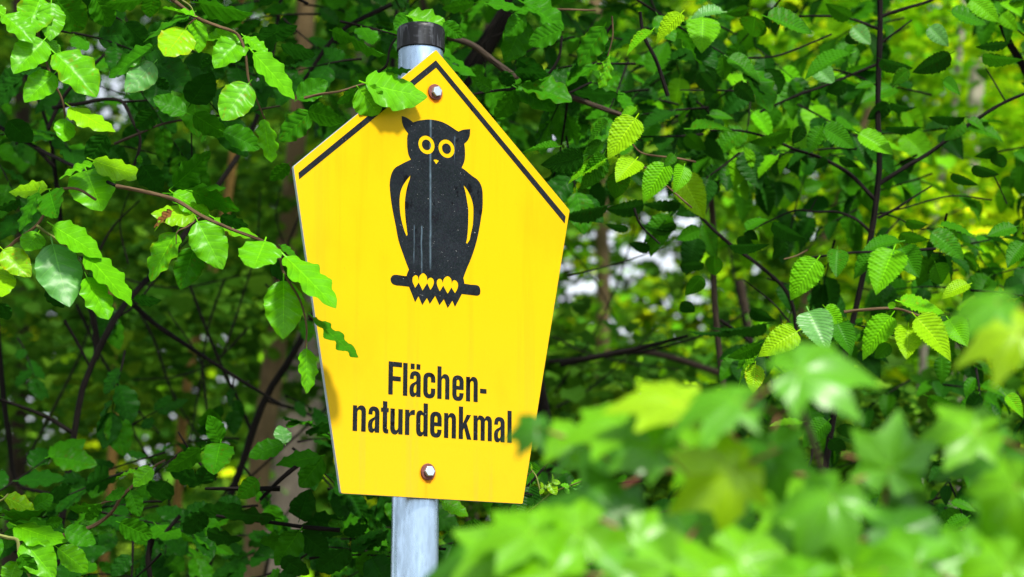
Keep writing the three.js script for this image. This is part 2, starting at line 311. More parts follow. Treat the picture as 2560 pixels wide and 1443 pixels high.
// ---------------------------------------------------------------- the sign
const SIGN = V(-0.1205, 1.7887, -2.4156);
const sign = thing('nature_sign', 'yellow pentagonal sign with black owl on a galvanised steel pole', 'sign', V(SIGN.x, 0, SIGN.z));
sign.rotation.y = 34.197 * Math.PI / 180;
const Y0 = SIGN.y, FACE = 0.038, mm = 0.001;
{
  const zincMap = pixelMap(512, 512, (u, v) => { const sp = noise(u * 55, v * 55) * 0.6 + noise(u * 120 + 8, v * 120) * 0.4, run = fbm(u * 22, v * 2.2), st = sm(0.55, 0.8, fbm(u * 14 + 3, v * 1.4 + 8)); const g = 0.82 + 0.2 * (sp - 0.5) + 0.07 * (run - 0.5) - 0.09 * st; return [g * 0.9, g * 0.97, g * 1.04]; });
  const zincRough = pixelMap(256, 256, (u, v) => { const g = 0.42 + 0.35 * (fbm(u * 30, v * 30) - 0.5) + 0.25 * (fbm(u * 12, v * 2) - 0.5); return [g, g, g]; });
  const zinc = new THREE.MeshStandardMaterial({ color: new THREE.Color().setRGB(0.46, 0.56, 0.66), map: tile(zincMap, 1, 4), roughnessMap: tile(zincRough, 1, 4), roughness: 0.7, metalness: 0.85, bumpMap: tile(zincMap, 1, 4), bumpScale: 0.0003 });
  const pole = part('pole', new THREE.CylinderGeometry(0.0297, 0.0297, Y0 + 0.602, 64, 1, true), zinc, sign);
  pole.position.y = (Y0 + 0.602) / 2;
  // plastic cap pressed over the pole
  const capMap = pixelMap(512, 256, (u, v) => { const sc = sm(0.62, 0.78, fbm(u * 30, v * 5)) * 0.5 + (noise(u * 16 + 4, v * 110) > 0.86 ? 0.35 : 0) * noise(u * 40, v * 9) + sm(0.56, 0.75, fbm(u * 7 + 2, v * 4 + 5)) * 0.45; const g = 0.007 + 0.075 * sc; return [g * 0.92, g * 0.98, g * 1.12]; });
  const capSkin = new THREE.MeshPhysicalMaterial({ specularIntensity: 0.5, map: tile(capMap, 2, 1), roughness: 0.42, bumpMap: tile(capMap, 2, 1), bumpScale: 0.0004 });
  const b = 0.5877, t = 0.6205, prof = [[0.0301, b + 0.002], [0.0311, b - 0.0005], [0.0315, b + 0.0008], [0.0315, t - 0.008], [0.0312, t - 0.0045], [0.0298, t - 0.0018], [0.0272, t - 0.0004], [0.02, t], [0.0001, t + 0.0004]];
  const cap = part('cap', new THREE.LatheGeometry(prof.map(([x, y]) => new THREE.Vector2(x, Y0 + y)), 72), capSkin, pole);
  cap.position.y = -pole.position.y;

  // ---- plate
  const P = [[0, 580.2], [213, 395.1], [137.3, -0.2], [-127.8, 0.5], [-202.8, 394.4]];
  const shape = new THREE.Shape();
  P.forEach(([x, y], i) => {
    const [ax, ay] = P[(i + 4) % 5], [bx, by] = P[(i + 1) % 5], r = 2.2, la = Math.hypot(ax - x, ay - y), lb = Math.hypot(bx - x, by - y);
    const s = [x + (ax - x) / la * r, y + (ay - y) / la * r], e = [x + (bx - x) / lb * r, y + (by - y) / lb * r];
    if (i) shape.lineTo(s[0] * mm, s[1] * mm); else shape.moveTo(s[0] * mm, s[1] * mm);
    shape.quadraticCurveTo(x * mm, y * mm, e[0] * mm, e[1] * mm);
  });
  shape.closePath();
  const rustAt = (x, y) => { let r = 0; for (const [bx, by, s, l] of [[-1.3, 522.6, 0.6, 9], [-6, 33.1, 0.45, 30]]) { const d = Math.hypot(x - bx, y - by + 2.5); r = Math.max(r, s * sm(13.6, 10.2, d)); if (y < by - 8) r = Math.max(r, s * 0.42 * Math.exp(-Math.pow((x - bx + 2) / 2.2, 2)) * Math.exp(-(by - 8 - y) / l)); } return r; };
  const W = 1024, H = 1400, X0 = -210, XS = 430, YS = 590;
  const yellowMap = pixelMap(W, H, (u, v) => {
    const x = X0 + u * XS, y = v * YS - 4, r = rustAt(x, y), dirt = sm(0.45, 0.85, fbm(x * 0.012 + 9, y * 0.008)) , run = sm(0.5, 0.8, fbm(x * 0.09, y * 0.004 + 4)), fade = sm(330, 0, y) * 0.6 + sm(-120, -210, x) * 0.35;
    const spk = noise(x * 0.45 + 3, y * 0.45) > 0.972 ? 1 : 0, fine = noise(x * 1.4, y * 1.1);
    let c = [0.768, 0.617, 0.001 + 0.19 * fade * (0.6 + 0.5 * run)];
    const k = 1 - 0.045 * dirt - 0.03 * run + 0.02 * (fine - 0.5) - (spk ? 0.1 * noise(x, y) : 0);
    c = c.map((q, i) => q * k + (spk && i === 2 ? 0.06 : 0));
    const rust = [0.72, 0.3, 0.03]; return c.map((q, i) => q * (1 - r) + rust[i] * r);
  }, true);
  const yellowRough = pixelMap(256, 256, (u, v) => [0.3 + 0.16 * fbm(u * 8, v * 8) + 0.05 * noise(u * 90, v * 90)]);
  const yellow = new THREE.MeshPhysicalMaterial({ map: yellowMap, roughnessMap: yellowRough, roughness: 1, specularIntensity: 0.14 });
  const edgeSkin = new THREE.MeshStandardMaterial({ color: new THREE.Color().setRGB(0.46, 0.5, 0.52), roughness: 0.5, metalness: 0.5, map: tile(zincMap, 3, 3) });
  const g = new THREE.ExtrudeGeometry(shape, { depth: 0.0042, bevelEnabled: true, bevelThickness: 0.0004, bevelSize: 0.0003, bevelOffset: -0.0003, bevelSegments: 1, curveSegments: 6 });
  const uv = g.attributes.uv, pp = g.attributes.position;
  for (let i = 0; i < uv.count; i++) uv.setXY(i, (pp.getX(i) / mm - X0) / XS, (pp.getY(i) / mm + 4) / YS);
  const plate = part('plate', g, [yellow, edgeSkin], sign);
  plate.position.set(0, Y0, FACE - 0.0046);

  // ---- print on the plate: raised by the thickness of the foil
  const inkMap = pixelMap(1024, 1400, (u, v) => {
    const x = X0 + u * XS, y = v * YS - 4, n = fbm(x * 0.05, y * 0.05), f = noise(x * 0.9, y * 0.9), q = noise(x * 0.55 + 60, y * 0.55), hair = noise(x * 0.16 + 5 * fbm(x * 0.03, y * 0.03), y * 1.3 + x * 0.4);
    let g = 0.004 + 0.008 * n + 0.010 * f * f;
    const drip = (cx, w, y0, y1, s) => s * Math.exp(-Math.pow((x - cx - 1.4 * (fbm(y * 0.05, cx) - 0.5)) / w, 2)) * sm(y0, y0 + 14, y) * sm(y1, y1 - 3, y) * (0.55 + 0.7 * noise(y * 0.18, cx + 3));
    const d = drip(-7.6 + 0.012 * (485 - y), 1.25, 285, 487, 0.11) + drip(-19 + (y < 330 ? 0.02 * (330 - y) : 0), 0.9, 276, 345, 0.10) + drip(-30, 0.7, 290, 345, 0.07) + drip(29.5, 0.9, 432, 470, 0.08);
    let w = 0; if (q > 0.975) w = 0.6 * (q - 0.975) / 0.025 * sm(0.35, 0.6, fbm(x * 0.02 + 3, y * 0.02)); if (noise(x * 0.31 + 11, y * 0.62 + 31) > 0.988) w = Math.max(w, 0.35); if (hair > 0.985 && n > 0.5) w = Math.max(w, 0.25);
    const dark = sm(0.72, 0.8, fbm(x * 0.07 + 31, y * 0.045 + 12)); g *= 1 - 0.75 * dark;
    return [g * 0.78 + 0.5 * d + w, g * 1.02 + 0.78 * d + w, g * 1.22 + 0.98 * d + w * 0.92];
  });
  const ink = new THREE.MeshPhysicalMaterial({ map: inkMap, roughness: 0.4, specularIntensity: 0.2 });
  const printed = (name, shapes, parent) => {
    const geos = shapes.map((s) => new THREE.ExtrudeGeometry(s, { depth: 0.0005, bevelEnabled: false, curveSegments: 16 }));
    const q = geos.length > 1 ? mergeGeometries(geos) : geos[0], a = q.attributes.position, t = q.attributes.uv;
    q.clearGroups();
    for (let i = 0; i < a.count; i++) t.setXY(i, (a.getX(i) / mm - X0) / XS, (a.getY(i) / mm + 4) / YS);
    const o = part(name, q, ink, parent); o.position.z = 0.00455; return o;
  };
  const poly = (pts, smooth = false, Cls = THREE.Shape) => { const s = new Cls(); pts.forEach(([x, y], i) => (i ? s.lineTo(x * mm, y * mm) : s.moveTo(x * mm, y * mm))); s.closePath(); return s; };
  const nums = (t) => t.trim().split(/\s+/).map((q) => q.split(',').map(Number));
  // runs of points between corners (marked by /) drawn as smooth curves
  const curvy = (text, Cls = THREE.Shape) => {
    const runs = text.trim().split('/').map(nums), out = [];
    for (const run of runs) { if (run.length < 3) { out.push(...run); continue; } const c = new THREE.CatmullRomCurve3(run.map(([x, y]) => V(x, y, 0)), false, 'centripetal'); for (const p of c.getPoints((run.length - 1) * 5)) out.push([p.x, p.y]); }
    const clean = out.filter(([x, y], i) => !i || Math.hypot(x - out[i - 1][0], y - out[i - 1][1]) > 0.05);
    return poly(clean, false, Cls);
  };
  printed('border_line', [poly([[-195.7, 387.5], [-0.4, 565.6], [205.9, 385.4], [204.4, 376], [0.2, 556], [-194.5, 379.6]])], plate);
  const owl = curvy(`-50.4,482.8 -45.2,482.2 -39.6,480.2 -33.5,477.2 / -33.5,477.2 -25.5,480.7 -16.3,483.4 -9.3,484.9 -0.7,485.4 8.6,484.9 17.2,482.9 24.4,480.2 30.2,477.7 35.0,475.9 / 35.0,475.9 42.5,479.5 53.3,482.1 / 53.3,482.1 52.4,472.4 49.2,466.2 44.2,461.1 /
    44.2,461.1 45.3,453.6 45.4,443.5 44.4,437.1 40.5,428.4 / 40.5,428.4 46.7,425.5 56.9,419.8 64.9,416.0 69.8,410.8 72.5,403.5 73.3,394.8 72.9,377.2 71.1,366.9 69.0,354.8 65.5,338.8 61.2,324.4 54.9,308.2 49.2,295.8 44.3,283.5 / 45.4,280.0 46.1,276.4 / 55.1,276.2 65.9,276.4 69.0,274.6 70.5,269.9 69.8,265.5 66.8,263.4 58.8,262.9 / 42.3,262.8 / 32.2,245.1 /
    28.2,252.7 / 21.2,242.4 / 15.4,253.2 / 8.8,244.9 / 2.4,256.1 / -5.5,244.9 / -9.8,252.2 / -16.6,242.3 / -22.3,253.1 / -27.1,244.9 / -36.3,263.6 / -46.0,263.5 -56.9,263.5 -61.0,265.1 -63.3,269.0 -62.5,272.7 -59.2,275.8 -55.1,276.6 / -40.3,276.4 / -39.0,280.8 -36.7,285.3 /
    -36.7,285.3 -40.9,293.9 -46.6,306.5 -52.7,321.4 -56.8,338.6 -60.5,353.3 -63.8,368.1 -66.0,383.0 -66.6,392.0 -65.7,399.5 -63.1,407.8 -58.9,413.8 -51.2,419.0 -42.9,424.1 -36.0,427.9 / -36.0,427.9 -39.6,433.9 -41.4,442.2 -41.9,450.2 -41.7,457.6 -40.5,461.5 / -40.5,461.5 -45.7,466.9 -48.9,472.6 -50.1,478.0 -50.3,481`);
  const hole = (t) => owl.holes.push(curvy(t, THREE.Path));
  hole('-36.5,407.4 -42.5,399.7 -47.3,392.3 -50.6,383.9 -51.9,375.2 -51.7,365.4 -50.5,354.6 -47.9,344.0 -44.3,334.2 -41.4,328.2 / -39.5,329.3 -40.5,336.5 -42.4,347.8 -43.6,358.6 -44.0,370.7 -42.6,383.2 -40.4,393.3 -37.3,402.2');
  hole('43.6,406.3 49.0,400.9 54.2,393.4 57.5,385.8 59.0,378.5 59.1,366.0 58.1,353.4 55.3,341.9 53.6,334.6 49.6,328.9 / 48.2,330.2 49.6,336.8 50.8,349.3 51.2,361.8 51.1,374.3 49.5,383.4 46.9,395.6');
  hole('-2.7,432.6 1.5,433.8 6.0,432.7 / 1.7,427.4');
  hole('-22.3,273.6 -21.0,279.2 -15.8,283.4 -10.9,280.4 -9.4,274.5 / -9.4,274.5 -8.0,277.1 -4.2,279.0 -0.7,277.3 0.3,273.1 -0.9,268.7 -4.9,262.6 / -9.7,270.8 / -16.5,260.7 / -22.2,270.3 / -27.3,262.8 / -27.3,262.8 -30.9,269.1 -31.6,272.0 -30.7,276.9 -26.5,279.7 -23.4,278.0 -22.5,274.2');
  hole('13.6,274.0 15.1,279.7 20.8,283.7 25.8,280.9 27.2,274.9 / 27.2,274.9 28.3,278.1 31.5,279.8 35.4,277.6 36.7,273.5 35.5,268.5 32.0,262.3 / 26.4,269.3 / 21.0,260.5 / 14.2,270.1 / 9.1,262.3 / 9.1,262.3 5.4,268.8 4.4,273.0 5.3,276.7 8.8,279.1 12.3,277.5 13.4,274.6');
  const ring = (x, y, r) => { const p = new THREE.Path(); p.absarc(x * mm, y * mm, r * mm, 0, Math.PI * 2); return p; }, disc = (x, y, r) => { const p = new THREE.Shape(); p.absarc(x * mm, y * mm, r * mm, 0, Math.PI * 2); return p; };
  owl.holes.push(ring(-13.1, 450.8, 12.2), ring(17.2, 450.4, 12.2));
  printed('owl_emblem', [owl, disc(-13.1, 450.8, 6.8), disc(17.2, 450.4, 6.8)], plate);

  // ---- lettering, a narrow grotesque: every letter drawn in millimetres; X is the x-height, S the stem
  const X = 31.2, S = 6.2, CAP = 41, T = 5.2;
  const G = (f) => { const s = new THREE.Shape(); f(s); return s; };
  const rect = (x0, y0, x1, y1) => G((s) => { s.moveTo(x0, y0); s.lineTo(x1, y0); s.lineTo(x1, y1); s.lineTo(x0, y1); s.closePath(); });
  const glyph = {
    F: (w) => [G((s) => { s.moveTo(0, 0); s.lineTo(S, 0); s.lineTo(S, 17.2); s.lineTo(w - 1.6, 17.2); s.lineTo(w - 1.6, 23); s.lineTo(S, 23); s.lineTo(S, CAP - 6); s.lineTo(w, CAP - 6); s.lineTo(w, CAP); s.lineTo(0, CAP); s.closePath(); })],
    l: () => [rect(0, 0, S, CAP)],
    '-': (w) => [rect(0, 11.8, w, 17.6)],
    n: (w) => [G((s) => nPath(s, w, X))],
    h: (w) => [G((s) => nPath(s, w, CAP))],
    r: (w) => [G((s) => { s.moveTo(0, 0); s.lineTo(S, 0); s.lineTo(S, 20.5); s.bezierCurveTo(S + 0.2, 24.8, S + 2.4, 25.8, w, 25.4); s.lineTo(w, X + 0.4); s.bezierCurveTo(w - 3.6, X + 0.7, S + 1.4, X - 0.4, S - 0.3, X - 4.6); s.lineTo(S - 0.3, X); s.lineTo(0, X); s.closePath(); })],
    u: (w) => [G((s) => { s.moveTo(w, X); s.lineTo(w - S, X); s.lineTo(w - S, 9.5); s.bezierCurveTo(w - S, 6.2, w - S - 1.4, 4.7, w / 2 - 0.1, 4.7); s.bezierCurveTo(S + 0.6, 4.7, S, 6.2, S, 8.6); s.lineTo(S, X); s.lineTo(0, X); s.lineTo(0, 7.8); s.bezierCurveTo(0, 2.2, 2.4, -0.6, 6.6, -0.6); s.bezierCurveTo(9, -0.6, 10.9, 0.9, w - S + 0.4, 3.4); s.lineTo(w - S + 0.4, 0); s.lineTo(w, 0); s.closePath(); })],
    t: (w) => [G((s) => { const a = 2.6, b = a + S; s.moveTo(b, X); s.lineTo(b, X + 8.2); s.lineTo(a, X + 8.2); s.lineTo(a, X); s.lineTo(0, X); s.lineTo(0, X - 5); s.lineTo(a, X - 5); s.lineTo(a, 6.6); s.bezierCurveTo(a, 1.6, a + 2, -0.2, a + 5.6, -0.2); s.lineTo(w, 0); s.lineTo(w, 4.9); s.bezierCurveTo(b + 0.6, 4.6, b, 5, b, 7); s.lineTo(b, X - 5); s.lineTo(w + 0.2, X - 5); s.lineTo(w + 0.2, X); s.closePath(); })],
    c: (w) => [G((s) => { s.moveTo(w, X - 11.4); s.lineTo(w - S, X - 11.4); s.lineTo(w - S, X - 8.6); s.bezierCurveTo(w - S, X - 5.6, w - S - 0.6, X - 4.7, w / 2, X - 4.7); s.bezierCurveTo(S + 0.6, X - 4.7, S, X - 6, S, X - 8.8); s.lineTo(S, 8.8); s.bezierCurveTo(S, 6, S + 0.6, 4.7, w / 2, 4.7); s.bezierCurveTo(w - S - 0.6, 4.7, w - S, 5.8, w - S, 8.6); s.lineTo(w - S, 12); s.lineTo(w, 12); s.lineTo(w, 8.2); s.bezierCurveTo(w, 2.4, w - 3, -0.6, w / 2, -0.6); s.bezierCurveTo(3, -0.6, 0, 2.4, 0, 8.2); s.lineTo(0, X - 8.2); s.bezierCurveTo(0, X - 2.4, 3, X + 0.6, w / 2, X + 0.6); s.bezierCurveTo(w - 3, X + 0.6, w, X - 2.4, w, X - 8.2); s.closePath(); })],
    e: (w) => [G((s) => {
      s.moveTo(w, 13.8); s.lineTo(S, 13.8); s.lineTo(S, 8.8); s.bezierCurveTo(S, 6, S + 0.6, 4.7, w / 2, 4.7); s.bezierCurveTo(w - S - 0.4, 4.7, w - S, 5.8, w - S, 9.6); s.lineTo(w, 9.6); s.bezierCurveTo(w, 2.6, w - 3, -0.6, w / 2, -0.6); s.bezierCurveTo(3, -0.6, 0, 2.4, 0, 8.2); s.lineTo(0, X - 8.2); s.bezierCurveTo(0, X - 2.4, 3, X + 0.6, w / 2, X + 0.6); s.bezierCurveTo(w - 3, X + 0.6, w, X - 2.4, w, X - 8.2); s.closePath();
      const p = new THREE.Path(); p.moveTo(S, 18.4); p.lineTo(w - S, 18.4); p.lineTo(w - S, X - 8.8); p.bezierCurveTo(w - S, X - 6, w - S - 0.6, X - 4.7, w / 2, X - 4.7); p.bezierCurveTo(S + 0.6, X - 4.7, S, X - 6, S, X - 8.8); p.closePath(); s.holes.push(p);
    })],
    a: (w) => [G((s) => {
      s.moveTo(w, 0); s.lineTo(w - S, 0); s.lineTo(w - S - 0.1, 2.6); s.bezierCurveTo(w - S - 2, 0.2, 7.2, -0.6, 5.4, -0.6); s.bezierCurveTo(1.6, -0.6, 0, 2.4, 0, 7.6); s.bezierCurveTo(0, 12.8, 1.6, 15, 5.4, 17); s.bezierCurveTo(8.2, 18.4, w - S, 18.9, w - S, 21.4); s.lineTo(w - S, 23.6); s.bezierCurveTo(w - S, 25.8, w - S - 0.7, 26.5, w / 2 - 0.1, 26.5); s.bezierCurveTo(S + 0.2, 26.5, S - 0.2, 25.4, S - 0.2, 21.8); s.lineTo(0.4, 21.8); s.bezierCurveTo(0.4, 28.6, 2.8, X + 0.6, w / 2, X + 0.6); s.bezierCurveTo(w - 2.6, X + 0.6, w, 28.8, w, 23.8); s.closePath();
      const p = new THREE.Path(); p.moveTo(w - S, 16.2); p.bezierCurveTo(w - S - 1.6, 14.4, S - 0.2, 13.6, S - 0.2, 8.2); p.bezierCurveTo(S - 0.2, 5.6, S + 0.6, 4.5, S + 1.7, 4.5); p.bezierCurveTo(w - S - 0.6, 4.5, w - S, 6.4, w - S, 8.4); p.closePath(); s.holes.push(p);
    })],
    d: (w) => [G((s) => {
      s.moveTo(w, 0); s.lineTo(w - S + 0.3, 0); s.lineTo(w - S + 0.3, 3); s.bezierCurveTo(w - S - 1.2, 0.4, 8, -0.6, 6.2, -0.6); s.bezierCurveTo(2, -0.6, 0, 2.6, 0, 8.4); s.lineTo(0, X - 8.4); s.bezierCurveTo(0, X - 2.6, 2, X + 0.6, 6.2, X + 0.6); s.bezierCurveTo(8, X + 0.6, w - S - 1, X - 0.8, w - S, X - 3.2); s.lineTo(w - S, CAP); s.lineTo(w, CAP); s.closePath();
      const p = new THREE.Path(); p.moveTo(w - S, X - 9); p.bezierCurveTo(w - S, X - 6, w - S - 0.6, X - 4.8, w / 2 + 0.1, X - 4.8); p.bezierCurveTo(S + 0.4, X - 4.8, S, X - 6, S, X - 9); p.lineTo(S, 9); p.bezierCurveTo(S, 6, S + 0.4, 4.8, w / 2 + 0.1, 4.8); p.bezierCurveTo(w - S - 0.6, 4.8, w - S, 6, w - S, 9); p.closePath(); s.holes.push(p);
    })],
    k: (w) => [G((s) => { s.moveTo(0, 0); s.lineTo(S, 0); s.lineTo(S, 10.8); s.lineTo(S + 1.9, 14.4); s.lineTo(w - 6.6, 0); s.lineTo(w, 0); s.lineTo(S + 5.6, 20.4); s.lineTo(w - 0.6, X); s.lineTo(w - 7, X); s.lineTo(S, 19.6); s.lineTo(S, CAP); s.lineTo(0, CAP); s.closePath(); })],
    m: (w) => [G((s) => {
      const c = (w - S) / 2; s.moveTo(0, 0); s.lineTo(S, 0); s.lineTo(S, X - 9); s.bezierCurveTo(S, X - 6, S + 1.2, X - 4.8, S + 2.6, X - 4.8); s.bezierCurveTo(c - 0.4, X - 4.8, c, X - 6, c, X - 8.4); s.lineTo(c, 0); s.lineTo(c + S, 0); s.lineTo(c + S, X - 9); s.bezierCurveTo(c + S, X - 6, c + S + 1.2, X - 4.8, c + S + 2.6, X - 4.8); s.bezierCurveTo(w - S - 0.4, X - 4.8, w - S, X - 6, w - S, X - 8.4); s.lineTo(w - S, 0); s.lineTo(w, 0); s.lineTo(w, X - 7.4); s.bezierCurveTo(w, X - 2, w - 2.4, X + 0.6, w - 6.4, X + 0.6); s.bezierCurveTo(w - 9, X + 0.6, c + S + 1.4, X - 1, c + S - 0.4, X - 3.6); s.bezierCurveTo(c + S - 1.4, X - 0.8, c + 1.6, X + 0.6, c - 1, X + 0.6); s.bezierCurveTo(c - 3.6, X + 0.6, S + 1.4, X - 1, S - 0.4, X - 3.6); s.lineTo(S - 0.4, X); s.lineTo(0, X); s.closePath();
    })],
  };
  function nPath(s, w, left) { s.moveTo(0, 0); s.lineTo(S, 0); s.lineTo(S, X - 9); s.bezierCurveTo(S, X - 6, S + 1.4, X - 4.7, w / 2 + 0.3, X - 4.7); s.bezierCurveTo(w - S - 0.5, X - 4.7, w - S, X - 6, w - S, X - 8.4); s.lineTo(w - S, 0); s.lineTo(w, 0); s.lineTo(w, X - 7.6); s.bezierCurveTo(w, X - 2, w - 2.4, X + 0.6, w - 6.6, X + 0.6); s.bezierCurveTo(w - 9.2, X + 0.6, S + 1.4, X - 1, S - 0.4, X - 3.6); s.lineTo(S - 0.4, left); s.lineTo(0, left); s.closePath(); }
  glyph['ä'] = (w) => [...glyph.a(w), rect(1.4, X + 3.1, 7, CAP), rect(w - 6.4, X + 3.1, w - 0.8, CAP)];
  const move = (s, x, y) => { const q = s.extractPoints(16), mk = (pts, C) => { const o = new C(); pts.forEach((p, i) => (i ? o.lineTo((p.x + x) * mm, (p.y + y) * mm) : o.moveTo((p.x + x) * mm, (p.y + y) * mm))); o.closePath(); return o; }, out = mk(q.shape, THREE.Shape); out.holes = q.holes.map((h) => mk(h, THREE.Path)); return out; };
  const write = (letters, y, s) => printed('lettering', letters.flatMap(([c, a, b]) => glyph[c](b - a).map((q) => move(q, a, y))), plate);
  write([['F', -64.2, -45], ['l', -43.2, -37], ['ä', -33.8, -17.6], ['c', -13.7, 3.8], ['h', 7, 24.8], ['e', 29.2, 46.1], ['n', 49.8, 67.4], ['-', 71.1, 80.8]], 125.6);
  write([['n', -113.6, -95.4], ['a', -92.2, -76.3], ['t', -74.1, -63.4], ['u', -60.7, -43.1], ['r', -39.6, -25.6], ['d', -23.5, -6.7], ['e', -3.1, 13.8], ['n', 17.5, 35], ['k', 39.3, 58.2], ['m', 61.4, 89.3], ['a', 92.6, 108.9], ['l', 113.4, 119.6]], 77.1);

  // ---- bolts with rusty washers
  const rustMap = pixelMap(128, 128, (u, v) => { const n = fbm(u * 9, v * 9), f = noise(u * 40, v * 40); return [0.05 + 0.13 * n + 0.06 * f, 0.016 + 0.03 * n + 0.02 * f, 0.014 + 0.018 * n + 0.012 * f]; });
  const rust = new THREE.MeshStandardMaterial({ map: rustMap, roughness: 0.7, metalness: 0.25, bumpMap: rustMap, bumpScale: 0.0006 });
  const zincBolt = new THREE.MeshStandardMaterial({ color: new THREE.Color().setRGB(0.6, 0.64, 0.66), map: tile(zincMap, 0.6, 0.6), roughness: 0.36, metalness: 0.75 });
  for (const [x, y, turn, tilt] of [[-1.3, 522.6, 0.3, 0.05], [-6, 33.1, 0.02, -0.12]]) {
    const bolt = new THREE.Group(); bolt.name = 'bolt'; bolt.position.set(x * mm, Y0 + y * mm, FACE); sign.add(bolt);
    const w = new THREE.Shape(); w.absarc(0, 0, 0.0103, 0, Math.PI * 2); const wh = new THREE.Path(); wh.absarc(0, 0, 0.0042, 0, Math.PI * 2); w.holes.push(wh);
    const washer = part('washer', new THREE.ExtrudeGeometry(w, { depth: 0.0014, bevelEnabled: true, bevelThickness: 0.0003, bevelSize: 0.0004, bevelOffset: -0.0004, bevelSegments: 2, curveSegments: 28 }), rust, bolt); washer.position.z = 0.0005;
    for (let i = 0, u = washer.geometry.attributes.uv; i < u.count; i++) u.setXY(i, u.getX(i) * 40, u.getY(i) * 40);
    const pts = []; for (let i = 0; i < 6; i++) { const a = turn + i * Math.PI / 3; pts.push([6.9 * Math.cos(a), 6.9 * Math.sin(a)]); }
    const hex = new THREE.ExtrudeGeometry(poly(pts), { depth: 0.0044, bevelEnabled: true, bevelThickness: 0.0007, bevelSize: 0.0008, bevelOffset: -0.0008, bevelSegments: 3 });
    for (let i = 0, u = hex.attributes.uv; i < u.count; i++) u.setXY(i, u.getX(i) * 60, u.getY(i) * 60);
    const head = part('hex_head', hex, zincBolt, bolt); head.position.z = 0.0024; head.rotation.set(tilt, tilt * 0.6, 0);
    const shaft = part('shaft', new THREE.CylinderGeometry(0.004, 0.004, 0.014, 16), zincBolt, bolt); shaft.rotation.x = Math.PI / 2; shaft.position.z = -0.0062;
  }
}

